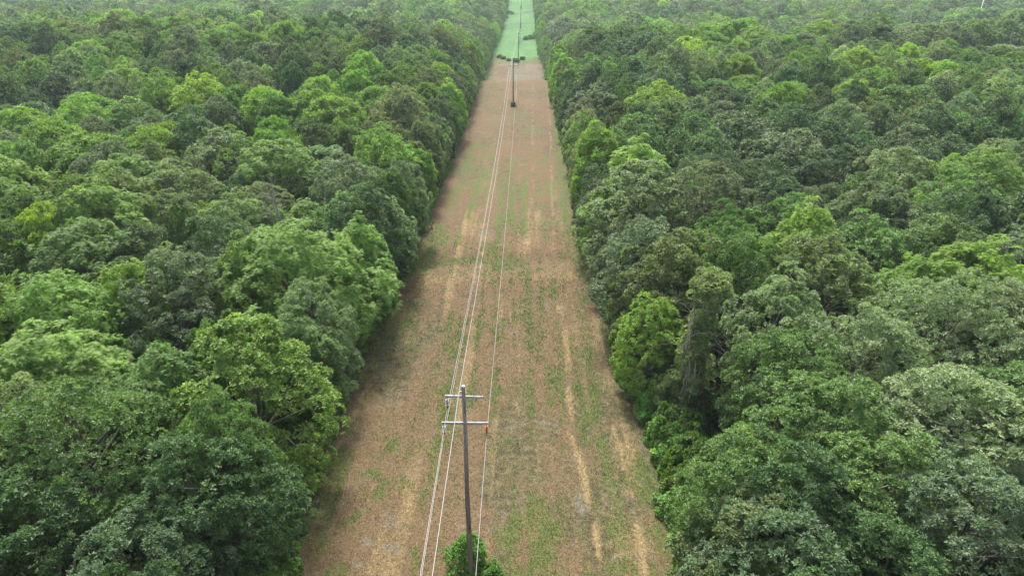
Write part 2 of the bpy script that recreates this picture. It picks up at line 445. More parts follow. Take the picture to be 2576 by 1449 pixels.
# ------------------------------------------------------------------ where the trees stand
# seen top u, v of the photograph, height, crown radius, species, colour, edge?, short phrase for the label
LAND = [
 # left of the strip, near to far
 (150, 1012, 19, 5.4, 'oak', 'mid', 0, 'big broad oak whose crown fills the bottom left corner'),
 (505, 1135, 17, 3.9, 'oak', 'deep', 0, 'round dark green oak nearest the strip on the left'),
 (350, 1325, 15, 3.6, 'oak', 'dark', 0, 'lowest bluish green oak in the bottom left'),
 (520, 1034, 18, 2.6, 'oak', 'mid', 0, 'small round oak with yellowish top behind the dark corner oaks'),
 (60, 1210, 16, 4.0, 'oak', 'deep', 0, 'open oak with grey bare twigs at the bottom left edge'),
 (655, 838, 20, 4.3, 'maple', 'bright', 1, 'tall light green maple with yellow tips beside the strip'),
 (790, 592, 20, 6.1, 'ash', 'bright', 1, 'largest feathery bright green walnut on the left edge'),
 (615, 634, 19, 2.3, 'ash', 'bright', 0, 'narrow feathery tree leaning out left of the big walnut'),
 (396, 655, 20, 4.4, 'oak', 'grey', 0, 'silvery grey green oak between two bright feathery trees'),
 (75, 528, 21, 2.8, 'maple', 'yellow', 0, 'lone yellow topped tree near the left border'),
 (190, 585, 20, 4.6, 'ash', 'mid', 0, 'soft feathery walnut right of the yellow topped tree'),
 (130, 732, 19, 5.5, 'ash', 'bright', 0, 'wide pale green walnut spreading to the left border'),
 (305, 676, 19, 2.7, 'ash', 'lime', 0, 'small yellow green locust before the silvery oak'),
 (110, 862, 18, 4.6, 'ash', 'bright', 0, 'shaggy bright walnut in front of the wide pale one'),
 (385, 905, 17, 3.0, 'ash', 'mid', 0, 'slim mid green walnut beside a dark gap'),
 (535, 828, 18, 2.7, 'maple', 'mid', 0, 'dark tree with bright tips left of the light green maple'),
 (50, 972, 18, 3.0, 'maple', 'pale', 0, 'pale maple just above the big corner oak'),
 (430, 518, 21, 1.9, 'maple', 'deep', 0, 'slender vine clad spire rising over dark oaks'),
 (560, 560, 20, 4.2, 'oak', 'dark', 0, 'very dark oak behind the slender spire'),
 (350, 580, 18, 4.0, 'oak', 'dark', 0, 'dark oak with vine draped shoulder left of the spire'),
 (870, 410, 20, 4.4, 'oak', 'grey', 0, 'grey green oak two rows behind the big walnut'),
 (975, 470, 20, 4.4, 'oak', 'deep', 1, 'dark oak leaning over the strip behind the big walnut'),
 (505, 200, 21, 5.2, 'maple', 'yellow', 0, 'round yellow crowned maple far off in the left woods'),
 (230, 345, 20, 6.2, 'ash', 'bright', 0, 'broad bright walnut with forked stems in the left woods'),
 (120, 308, 20, 5.0, 'ash', 'bright', 0, 'bright walnut behind the forked broad one'),
 (690, 372, 20, 4.8, 'ash', 'bright', 0, 'bright feathery crown amid dark oaks on the left'),
 (430, 415, 20, 5.0, 'maple', 'pale', 0, 'pale rounded crown before the yellow crowned maple'),
 (960, 335, 20, 4.2, 'maple', 'bright', 0, 'light green tree one row in from the left edge'),
 (650, 470, 17, 4.0, 'oak', 'olive', 0, 'brownish thin crown around grey dead twigs'),
 # right of the strip
 (1640, 762, 14.3, 2.9, 'maple', 'lime', 1, 'vivid yellow green maple leaning into the strip'),
 (1625, 428, 21, 5.0, 'maple', 'pale', 1, 'tall pale tipped tree on the right edge'),
 (1590, 560, 19, 4.6, 'oak', 'grey', 1, 'grey green oak just before the tall pale tipped tree'),
 (1870, 296, 21, 6.6, 'oak', 'dark', 0, 'huge domed dark oak in the right woods'),
 (1990, 345, 20, 5.6, 'oak', 'grey', 0, 'grey green oak joined to the huge dome on its right'),
 (1740, 310, 20, 4.6, 'oak', 'deep', 0, 'round dark oak joined to the huge dome on its left'),
 (1800, 400, 18, 5.0, 'oak', 'dark', 0, 'dark oak below the huge dome beside a black gap'),
 (1500, 325, 20, 3.8, 'ash', 'bright', 1, 'bright walnut bulging over the right edge'),
 (1600, 365, 19.5, 4.4, 'ash', 'lime', 1, 'yellow green walnut behind the tall pale tipped tree'),
 (1475, 470, 16, 3.4, 'ash', 'bright', 1, 'low bright tree skirting the right edge'),
 (1655, 222, 21, 5.4, 'maple', 'lime', 0, 'yellow tipped maple behind the edge walnuts'),
 (1500, 222, 20, 5.0, 'oak', 'grey', 1, 'dome shaped oak with hazy grey leaves by the second pole'),
 (1730, 108, 21, 6.0, 'maple', 'yellow', 0, 'gold tinged maple high up the right woods'),
 (1700, 600, 20, 4.5, 'maple', 'olive', 1, 'vine draped tree with pale rims behind the vivid maple'),
 (1860, 590, 20, 4.2, 'maple', 'mid', 0, 'vine hung tree right of a black gap'),
 (2040, 548, 20, 3.4, 'ash', 'lime', 0, 'bright sumac like crown over the vine hung trees'),
 (2080, 610, 20, 4.8, 'maple', 'olive', 0, 'olive tree with cream tips in the right woods'),
 (1975, 720, 19, 3.9, 'maple', 'pale', 0, 'cream tipped tree in front of the olive one'),
 (2225, 470, 20, 4.8, 'maple', 'grey', 0, 'grey crown with a brown shadowed hollow before it'),
 (2270, 385, 21, 4.8, 'maple', 'pale', 0, 'pointed pale crown in the right woods'),
 (2240, 520, 17, 3.4, 'oak', 'dark', 0, 'dark tree behind a leaning white trunk'),
 (2470, 405, 20, 6.0, 'ash', 'bright', 0, 'large bright dome by the right border'),
 (2470, 640, 18, 4.4, 'ash', 'lime', 0, 'yellow green walnut above the silvery oaks'),
 (2310, 665, 17, 3.0, 'ash', 'bright', 0, 'small bright sapling before the leaning white trunk'),
 (2400, 725, 20, 5.6, 'oak', 'pale', 0, 'large silvery oak with starry leaf tufts'),
 (2180, 790, 19, 4.0, 'oak', 'pale', 0, 'silvery oak left of the largest silvery one'),
 (2560, 735, 20, 4.6, 'oak', 'pale', 0, 'silvery oak cut by the right border'),
 (2010, 862, 18, 3.7, 'oak', 'mid', 0, 'mid green oak in front of the black gap'),
 (2130, 960, 18, 4.2, 'oak', 'mid', 0, 'mid green oak with open branches below the silvery ones'),
 (2420, 950, 19, 4.6, 'oak', 'pale', 0, 'silvery tufted oak with bare limbs showing beneath'),
 (1880, 1100, 17, 3.3, 'oak', 'mid', 0, 'fresh green oak at the right edge of the strip'),
 (2000, 1150, 17, 4.4, 'oak', 'deep', 0, 'deep green oak behind the fresh green edge oak'),
 (2230, 1120, 17, 4.2, 'oak', 'mid', 0, 'leafy oak in the middle of the right corner'),
 (1800, 1290, 15, 3.6, 'maple', 'olive', 1, 'low shrubby maple with yellowed leaves at bottom right'),
 (2000, 1330, 16, 4.0, 'oak', 'dark', 0, 'blue green oak at the bottom right'),
 (2500, 1200, 18, 4.2, 'oak', 'grey', 0, 'grey tufted oak low on the right border'),
 (2230, 1330, 15, 3.4, 'oak', 'deep', 0, 'dark green oak beside the brush pile'),
]
# openings in the canopy where the photograph shows black gaps: u, v (as seen), radius
GAPS = [(560, 700, 4.5), (1880, 565, 4.5), (1880, 960, 4.5), (470, 985, 3.0), (2400, 1400, 4.5), (2500, 330, 4), (730, 290, 5)]
CLEAR = [(1770, 950, 6, 3.4), (1760, 1040, 4, 2.6), (1790, 760, 9, 3.2), (1665, 1080, 0, 3.0), (1700, 1160, 0, 3.4), (1765, 1190, 0, 3.6), (1640, 980, 2, 1.0)]     # u, v, height seen, radius
LAND = [(q[0], q[1], q[2] * 0.78, q[3] * 1.12) + q[4:] for q in LAND]
landpos = []
for L_ in LAND:
    u, v, h, r = L_[:4]
    x, Y = at(u, v, h * 0.97)
    dx = x - float(centre(Y)); lim = float(edge_at(dx, Y)) + (r * (0.42 if L_[0] == 1640 else 0.98 if L_[0] == 790 else 0.70) if L_[6] else r * 0.75)
    if abs(dx) < lim: x = float(centre(Y)) + math.copysign(lim, dx)
    landpos.append((x, Y))
gaps = []
for u, v, r in GAPS:
    if r: x, Y = at(u, v, 6); gaps.append((x, Y, r))

for u, v, h_, r in CLEAR: x, Y = at(u, v, h_); gaps.append((x, Y, r))
rs = np.random.default_rng(21)
# dart throwing on a cell grid
trees = []     # x, Y, h, r, species, colour, edge, landmark index or -1
cell = 9.0; gridd = {}
def near_ok(x, Y, r, f):
    cx, cy = int(x // cell), int(Y // cell)
    for i in (-1, 0, 1):
        for j in (-1, 0, 1):
            for k in gridd.get((cx + i, cy + j), ()):
                t = trees[k]
                if (t[0] - x) ** 2 + (t[1] - Y) ** 2 < (f * (r + t[3])) ** 2: return False
    return True
def put(t):
    gridd.setdefault((int(t[0] // cell), int(t[1] // cell)), []).append(len(trees)); trees.append(t)
for k, (L_, (x, Y)) in enumerate(zip(LAND, landpos)):
    put((x, Y, L_[2], L_[3], L_[4], L_[5], L_[6], k))
def kind_at(x, Y):
    n = fbm(x / 38 + 11, Y / 38 + 4, 3)
    q = float(n) + rs.normal(0, 0.10)
    dist = min(1, max(0, (Y - 130) / 200))
    if q > 0.60 + 0.05 * dist: return 'ash', ('bright' if rs.random() < 0.7 else 'lime' if rs.random() < 0.35 else 'mid')
    if q > 0.52: return 'maple', rs.choice(['mid', 'bright', 'pale', 'olive', 'mid'])
    if q > 0.44: return 'oak', rs.choice(['grey', 'mid', 'grey', 'deep', 'pale'])
    return 'oak', rs.choice(['dark', 'deep', 'dark', 'grey', 'mid'])
# edge rows first
for side in (-1, 1):
    Y = 12.0
    while Y < 1150:
        Y += rs.uniform(3.6, 5.6) * (1 if Y < 330 else 1.5)
        r = rs.uniform(2.9, 3.8); h = rs.uniform(11.0, 14.8)
        x = float(centre(Y)) + side * (float(edge_at(side, Y)) + r * 0.5 + rs.uniform(0, 1.2))
        if Y > 560 and side < 0: x += 0
        if near_ok(x, Y, r, 0.60) and not any((gx - x) ** 2 + (gy - Y) ** 2 < (gr + r * 0.6) ** 2 for gx, gy, gr in gaps):
            sp, c = kind_at(x, Y)
            if Y < 40: sp, c = 'oak', rs.choice(['mid', 'deep'])
            put((x, Y, h, r, sp, c, 1, -1))
for n_try in range(150000):
    Y = 6 + 1150 * rs.random() ** 0.62 if False else math.sqrt(rs.random()) * 1150
    wlim = Y * 0.98 + 45
    x = rs.uniform(-wlim, wlim)
    if abs(x) > 900: continue
    dx = abs(x - float(centre(Y)))
    if dx < HALF + 4.2: continue
    r = rs.uniform(3.3, 5.7) if Y < 240 else rs.uniform(4.2, 7.2) if x < 0 else rs.uniform(5.0, 8.6)
    if any((gx - x) ** 2 + (gy - Y) ** 2 < (gr + r * 0.6) ** 2 for gx, gy, gr in gaps): continue
    f = 0.69 if Y < 240 else 0.78
    if not near_ok(x, Y, r, f): continue
    h = 13.6 + 2.8 * (float(fbm(x / 26, Y / 26 + 9, 2)) - 0.5) * 2 + (min(r, 8) - 4.1) * 1.1 + rs.normal(0, 1.25 if Y < 240 else 1.6)
    sp, c = kind_at(x, Y)
    if Y < 42: sp, c = 'oak', rs.choice(['mid', 'deep', 'grey', 'mid'])
    put((x, Y, h, r, sp, c, 0, -1))
print('trees placed', len(trees))

# ------------------------------------------------------------------ which are seen largest: those become things
info = []
for i, t in enumerate(trees):
    x, Y, h, r = t[:4]
    z = g1(x, Y) if Y < 400 else g1(x, Y)
    u, v, zc = project(x, Y, z + h * 0.9)
    ub, vb, _ = project(x, Y, z + h * 0.5)
    pr = FPX * r / zc
    inside = (-0.55 * pr < u < 2576 + 0.55 * pr) and (v < 1449 + pr * 0.7) and v > -10 and Y > 8
    score = (pr if inside else -1)
    if t[7] >= 0: score += 1000
    info.append([i, score, z, u, v, zc, pr])
order = sorted(info, key=lambda q: -q[1])
single = {q[0] for q in order[:290] if q[1] > 0}

ORD = ['first', 'second', 'third', 'fourth', 'fifth', 'sixth', 'seventh', 'eighth', 'ninth', 'tenth', 'eleventh', 'twelfth', 'thirteenth', 'fourteenth', 'fifteenth', 'sixteenth', 'seventeenth', 'eighteenth', 'nineteenth', 'twentieth']
CW = {'dark': 'dark green', 'deep': 'deep green', 'grey': 'grey green', 'mid': 'mid green', 'bright': 'bright green', 'lime': 'yellow green', 'pale': 'pale green', 'olive': 'olive green', 'yellow': 'yellow'}
SW = {'oak': 'oak', 'ash': 'walnut', 'maple': 'maple'}
# short names of the landmarks, used to point at their neighbours
SHORT = ['big corner oak', 'round dark edge oak', 'lowest bluish oak', 'small yellowish topped oak', 'open twiggy oak', 'yellow tipped edge maple', 'largest left walnut', 'narrow leaning walnut',
 'silvery grey left oak', 'lone yellow topped tree', 'soft feathery walnut', 'wide pale walnut', 'small yellow green locust', 'shaggy bright walnut', 'slim mid green walnut', 'dark bright tipped tree', 'pale left maple',
 'vine clad spire', 'very dark left oak', 'vine shouldered oak', 'grey oak behind the largest walnut', 'dark leaning edge oak', 'yellow crowned far maple', 'forked broad walnut', 'bright walnut behind the forked one',
 'bright crown amid dark oaks', 'pale rounded left crown', 'light green second row tree', 'brownish thin crown', 'vivid yellow green maple', 'tall pale tipped tree', 'grey oak before the pale tipped tree',
 'huge domed dark oak', 'grey oak joined to the dome', 'round oak joined to the dome', 'dark oak below the dome', 'bright bulging edge walnut', 'yellow green edge walnut', 'low bright edge tree', 'yellow tipped right maple',
 'hazy dome shaped oak', 'gold tinged maple', 'vine draped edge tree', 'vine hung tree', 'bright sumac like crown', 'olive cream tipped tree', 'cream tipped right tree', 'grey hollowed crown', 'pointed pale crown',
 'dark tree by the white trunk', 'large bright border dome', 'yellow green walnut above the silvery oaks', 'small bright sapling', 'largest silvery oak', 'left silvery oak', 'border silvery oak', 'mid green oak before the gap',
 'open branched green oak', 'bare limbed silvery oak', 'fresh green edge oak', 'deep green right oak', 'leafy corner oak', 'low yellowed maple', 'blue green corner oak', 'grey tufted border oak', 'oak beside the brush pile']
assert len(SHORT) == len(LAND), (len(SHORT), len(LAND))
labels = {}
buckets = {}
for i in single:
    t = trees[i]
    if t[7] >= 0:
        labels[i] = LAND[t[7]][7]; continue
    best = min(range(len(LAND)), key=lambda k: (landpos[k][0] - t[0]) ** 2 + (landpos[k][1] - t[1]) ** 2 + (1e6 if (landpos[k][0] - float(centre(landpos[k][1]))) * (t[0] - float(centre(t[1]))) < 0 else 0))
    lx, lY = landpos[best]
    dx, dy = t[0] - lx, t[1] - lY
    dr = ('behind' if dy > 0 else 'in front of') if abs(dy) > abs(dx) else ('right of' if dx > 0 else 'left of')
    key = (CW[t[5]] + ' ' + SW[t[4]], dr, best)
    buckets.setdefault(key, []).append((math.hypot(dx, dy), i))
for (what, dr, best), lst in buckets.items():
    lst.sort()
    for n, (_, i) in enumerate(lst):
        size = 'tall' if trees[i][2] > 15.0 else 'low' if trees[i][2] < 12.4 else 'round' if trees[i][4] == 'oak' else 'leafy'
        nth = '' if len(lst) == 1 else (' nearest' if n == 0 else ' ' + ORD[n] + ' nearest')
        labels[i] = f"{size} {what}{nth} {dr} the {SHORT[best]}" if not nth else f"{size} {what},{nth} such {dr} the {SHORT[best]}"
        if len(labels[i].split()) > 16: labels[i] = ' '.join(labels[i].split()[1:])

def build_tree(i):
    x, Y, h, r, sp, c, edge, lk = trees[i]
    zc = info[i][5]; z = info[i][2]
    lod = 0 if zc < 105 else 1
    key = (lod, sp, 'edge') if edge else (lod, sp)
    if r > 5.6 and lod == 0 and (0, sp, 'big') in PROTO: key = (0, sp, 'big')
    ps = PROTO[key]; rg = np.random.default_rng(1000 + i)
    pr = ps[rg.integers(len(ps))]
    name = {'oak': 'oak_tree', 'ash': 'walnut_tree', 'maple': 'maple_tree'}[sp]
    root = bpy.data.objects.new(name, None); COL.objects.link(root)
    root.empty_display_size = 1.0
    root.location = (x, Y, z - 0.05)
    root.rotation_euler = (rg.normal(0, 0.035), rg.normal(0, 0.035), rg.uniform(0, 6.283))
    s = r / pr.R
    root.scale = (s * rg.uniform(0.93, 1.07), s * rg.uniform(0.93, 1.07), h / pr.H)
    tag(root, labels[i], 'tree', 'trees left of the mown strip' if x < centre(Y) else 'trees right of the mown strip')
    cr = obj('crown', p_crown(pr), root); tk = obj('trunk', p_trunk(pr), root)
    cr['tcol'] = jitter(rg, TC[c], 0.05 if lk >= 0 else 0.13)
    return root
for i in sorted(single): build_tree(i)

# ------------------------------------------------------------------ the woods beyond: one mass
def forest_object(name, rows, protos, label, cat_kind='stuff'):
    """rows: (x, Y, z, rot, sx, sz, proto index, colour); instanced on points by geometry nodes"""
    col = bpy.data.collections.new(name + '_sources')
    for k, pr in enumerate(protos):
        o = bpy.data.objects.new('source_%02d' % k, pr if isinstance(pr, bpy.types.Mesh) else p_both(pr)); col.objects.link(o)
    me = bpy.data.meshes.new(name)
    A = np.array([q[:3] for q in rows], np.float32)
    me.vertices.add(len(A)); me.vertices.foreach_set('co', A.ravel())
    def att(nm, ty, vals, f):
        a = me.attributes.new(nm, ty, 'POINT'); a.data.foreach_set(f, np.asarray(vals).ravel())
    att('rot', 'FLOAT_VECTOR', np.array([(q[8] if len(q) > 8 else 0, 0, q[3]) for q in rows], np.float32), 'vector')
    att('scl', 'FLOAT_VECTOR', np.array([(q[4], q[4], q[5]) for q in rows], np.float32), 'vector')
    att('idx', 'INT', np.array([q[6] for q in rows], np.int32), 'value')
    att('tcol', 'FLOAT_COLOR', np.array([(*q[7], 1) for q in rows], np.float32), 'color')
    o = obj(name, me)
    ng = bpy.data.node_groups.new(name + '_nodes', 'GeometryNodeTree')
    ng.interface.new_socket('Geometry', in_out='INPUT', socket_type='NodeSocketGeometry')
    ng.interface.new_socket('Geometry', in_out='OUTPUT', socket_type='NodeSocketGeometry')
    gi = ng.nodes.new('NodeGroupInput'); go = ng.nodes.new('NodeGroupOutput')
    ip = ng.nodes.new('GeometryNodeInstanceOnPoints'); ci = ng.nodes.new('GeometryNodeCollectionInfo')
    ci.inputs[0].default_value = col; ci.inputs['Separate Children'].default_value = True; ci.inputs['Reset Children'].default_value = True
    def named(nm, ty):
        n = ng.nodes.new('GeometryNodeInputNamedAttribute'); n.data_type = ty; n.inputs[0].default_value = nm; return n.outputs[0]
    e2r = ng.nodes.new('FunctionNodeEulerToRotation')
    l = ng.links.new
    l(gi.outputs[0], ip.inputs['Points']); l(ci.outputs[0], ip.inputs['Instance'])
    ip.inputs['Pick Instance'].default_value = True
    l(named('idx', 'INT'), ip.inputs['Instance Index'])
    l(named('rot', 'FLOAT_VECTOR'), e2r.inputs[0]); l(e2r.outputs[0], ip.inputs['Rotation'])
    l(named('scl', 'FLOAT_VECTOR'), ip.inputs['Scale'])
    l(ip.outputs[0], go.inputs[0])
    md = o.modifiers.new('scatter', 'NODES'); md.node_group = ng
    tag(o, label, kind=cat_kind)
    return o

plist = []; pidx = {}
for key, ps in PROTO.items():
    if key[0] == 0: continue
    pidx[key] = list(range(len(plist), len(plist) + len(ps))); plist += ps
n0 = len(plist)
rows = []
for i, t in enumerate(trees):
    if i in single: continue
    x, Y, h, r, sp, c, edge, lk = t; z, zc = info[i][2], info[i][5]
    lod = 1 if zc < 260 else 2
    key = (lod, sp, 'edge') if edge and lod < 2 else (lod, sp)
    ks = pidx[key]; k = ks[rs.integers(len(ks))]; pr = plist[k]
    rows.append((x, Y, z - 0.05 - (1.5 if edge and lod == 2 else 0), rs.uniform(0, 6.283), r / pr.R, h / pr.H, k, jitter(rs, TC[c], 0.17)))
forest_object('forest', rows, plist, 'mass of further broadleaf trees covering both sides out to the hazy hills')

# ------------------------------------------------------------------ undergrowth and shrubs
def bush_mesh(seed, Rr, H, sp='maple', n=16, L=0.2, W=0.13, pointed=0.0):
    rg = np.random.default_rng(seed)
    dirs = scatter_dirs(rg, n, -0.1)
    C = dirs * np.array([Rr, Rr, H * 0.75]) * rg.uniform(0.6, 1.0, (len(dirs), 1)); C[:, 2] += H * 0.18
    if pointed: C[:, :2] *= (1 - pointed * np.clip(C[:, 2:3] / H, 0, 1))
    Ps = []; Ns = []; T = []
    for i, c in enumerate(C):
        k = 26; q = unit(rg.normal(size=(k, 3)) + dirs[i] * 0.8 + np.array([0, 0, .3]))
        Ps.append(c + q * Rr * 0.26 * rg.uniform(.6, 1.1, (k, 1))); Ns.append(q); T.append(np.clip(rg.normal(0.35, 0.2) + rg.normal(0, .12, k), 0, 1))
    P = np.concatenate(Ps); P[:, 2] = np.maximum(P[:, 2], 0.03)
    V, F = leaves_simple(rg, P, np.concatenate(Ns), 5, L, W)
    return mesh_from('foliage', V, [F], [LEAF[sp]], attrs={'tint': ('F', np.repeat(np.concatenate(T), len(V) // len(P)))})
BUSH = [bush_mesh(500 + i, 1.3, 1.9) for i in range(3)]
rows = []
for side in (-1, 1):
    for k in range(2200):
        Y = 14 + 330 * rs.random() ** 1.5
        s = rs.uniform(0.4, 1.5)
        x = float(centre(Y)) + side * (float(edge_at(side, Y)) + s * 0.9 + rs.uniform(-0.2, 2.6) + 1.2 * (float(fbm(Y / 4, side * 3.0, 2)) - 0.5))
        rows.append((x, Y, g1(x, Y) - 0.1, rs.uniform(0, 6.28), s, s * rs.uniform(0.8, 1.7), int(rs.integers(3)), jitter(rs, TC[rs.choice(['mid', 'bright', 'bright', 'mid'])], 0.18)))
for k in range(1500):
    Y = 10 + 150 * rs.random(); x = rs.uniform(-1, 1) * (Y * 0.9 + 20)
    if abs(x - float(centre(Y))) < HALF + 3: continue
    s = rs.uniform(0.7, 1.6)
    rows.append((x, Y, g1(x, Y) - 0.1, rs.uniform(0, 6.28), s, s * 1.2, int(rs.integers(3)), jitter(rs, TC[rs.choice(['deep', 'mid', 'dark'])], 0.15)))
forest_object('undergrowth', rows, BUSH, 'low leafy undergrowth along both woodland edges')

def shrub(x, Y, Rr, H, colour, label, seed, group=None, pointed=0.0, n=16, sp='maple', L=.2, W=.13):
    o = obj('bush', bush_mesh(seed, Rr, H, n=n, pointed=pointed, sp=sp, L=L, W=W), None, (x, Y, g1(x, Y) - 0.03))
    o['tcol'] = colour
    return tag(o, label, 'bush', group)

# ------------------------------------------------------------------ ground
FENCE_Y = 388.0
s_in = np.linspace(-HALF - 3.5, HALF + 3.5, 145)
s_out = np.concatenate([[1, 2.5, 5, 9, 15, 23, 34, 48, 66, 90, 120, 160, 210, 270, 340, 430, 560, 740, 1000, 1400, 2000]])
yrows = np.concatenate([np.arange(-120, 14, 6.0), np.arange(14, 110, 0.28), np.arange(110, 270, 0.7), np.arange(270, FENCE_Y, 1.6), [FENCE_Y], np.arange(FENCE_Y + 2, 800, 3.5), np.arange(800, 1300, 20), np.arange(1300, 2600, 100)])
def warp(S, Y):
    """the pasture boundary bows away towards both woods"""
    return 22 * np.clip(np.abs(S) / 14, 0, 1.2) * np.clip(np.minimum((Y - 330) / (FENCE_Y - 330), (470 - Y) / (470 - FENCE_Y)), 0, 1)
def patch(name, s, ys, mats, attrf=None):
    S, Yg = np.meshgrid(s, ys)
    if attrf is not None: Yg = Yg + warp(S, Yg)
    X = S + centre(Yg)
    Z = ground(X, Yg)
    if attrf is not None:
        inner = sst(0, 1.5, HALF + 3.5 - np.abs(S))
        Z = Z + inner * ((fbm(X * 1.1, Yg * 1.1, 3) - 0.5) * 0.12 + (fbm(X * 4, Yg * 4, 2) - 0.5) * 0.05)
    V = np.stack([X, Yg, Z], -1).reshape(-1, 3)
    nx, ny = len(s), len(ys)
    i = np.arange(ny - 1)[:, None] * nx; j = np.arange(nx - 1)[None]
    F = np.stack([i + j, i + j + 1, i + nx + j + 1, i + nx + j], -1).reshape(-1, 4)
    attrs = {'cover': ('C', attrf(X.ravel(), Yg.ravel(), S.ravel()))} if attrf is not None else None
    o = obj(name, mesh_from(name, V, [F], mats, smooth=True, attrs=attrs))
    return tag(o, kind='structure')

def seg(u, v, pts, wd):
    """closeness (0..1) of x, Y to a polyline of photographed ground points"""
    d = np.full(np.shape(u), 1e9)
    for (a, b), (c, e) in zip(pts[:-1], pts[1:]):
        dx, dy = c - a, e - b; L2 = dx * dx + dy * dy
        t = np.clip(((u - a) * dx + (v - b) * dy) / L2, 0, 1)
        d = np.minimum(d, np.hypot(u - a - t * dx, v - b - t * dy))
    return np.exp(-(d / wd) ** 2)
def gl(pts): return [at(u, v) for u, v in pts]
TRACKS = [(gl([(1405, 770), (1425, 850), (1432, 960), (1433, 1040), (1440, 1090), (1462, 1180), (1485, 1290), (1500, 1380), (1508, 1449)]), 0.42, 1.0),
          (gl([(1588, 1235), (1602, 1300), (1615, 1390), (1625, 1449)]), 0.40, 1.0),
          (gl([(1525, 1020), (1552, 1110), (1570, 1180)]), 0.3, 0.75),
          (gl([(1375, 210), (1384, 320), (1388, 460), (1393, 640), (1398, 700)]), 0.4, 0.5),
          (gl([(1435, 560), (1440, 650), (1418, 800)]), 0.5, 0.35),
          (gl([(1345, 1060), (1352, 1160), (1360, 1250)]), 0.3, 0.4),
          (gl([(1340, 210), (1340, 420), (1335, 640)]), 0.6, 0.4)]
GREENS = [(gl([(1395, 220), (1402, 330), (1413, 450), (1425, 560), (1450, 650), (1472, 700)]), 1.3, 0.95),
          (gl([(1500, 1100), (1530, 1200), (1555, 1300), (1560, 1400), (1600, 1449)]), 0.8, 0.75),
          (gl([(1045, 655), (1150, 660), (1290, 656)]), 1.7, 0.95),
          (gl([(985, 1110), (995, 1140)]), 0.8, 0.9), (gl([(930, 1200), (975, 1225), (955, 1260)]), 0.8, 0.9), (gl([(880, 1340), (905, 1310)]), 0.6, 0.9),
          (gl([(1130, 1440), (1290, 1440)]), 0.9, 0.7), (gl([(1350, 800), (1345, 900)]), 1.2, 0.5), (gl([(1120, 880), (1090, 960), (1050, 1050)]), 0.9, 0.4),
          (gl([(1460, 760), (1480, 900), (1500, 1000)]), 0.8, 0.55), (gl([(1310, 1010), (1330, 960)]), 1.0, 0.6), (gl([(960, 900), (1000, 830)]), 1.4, 0.45),
          (gl([(1660, 1290), (1630, 1240)]), 0.8, 0.5), (gl([(1120, 500), (1080, 560)]), 2.0, 0.35), (gl([(1240, 430), (1160, 480)]), 2, 0.2)]
GREYS = [(gl([(1455, 1255), (1465, 1285)]), 0.55, 1.0), (gl([(1340, 1058), (1400, 1075)]), 0.4, 0.7), (gl([(1110, 492), (1125, 496)]), 1.2, 0.8), (gl([(1650, 1180), (1660, 1200)]), 0.6, 0.7),
         (gl([(1495, 700), (1515, 780), (1530, 870), (1560, 980)]), 1.0, 0.7), (gl([(985, 1368), (1000, 1385)]), 0.35, 1.0), (gl([(920, 1360), (935, 1370)]), 0.4, 0.9), (gl([(900, 1415), (905, 1420)]), 0.35, 0.9),
         (gl([(1100, 880), (1130, 890)]), 0.5, 0.6), (gl([(1175, 620), (1190, 640)]), 0.8, 0.5), (gl([(1010, 1180), (1020, 1200)]), 0.5, 0.5)]
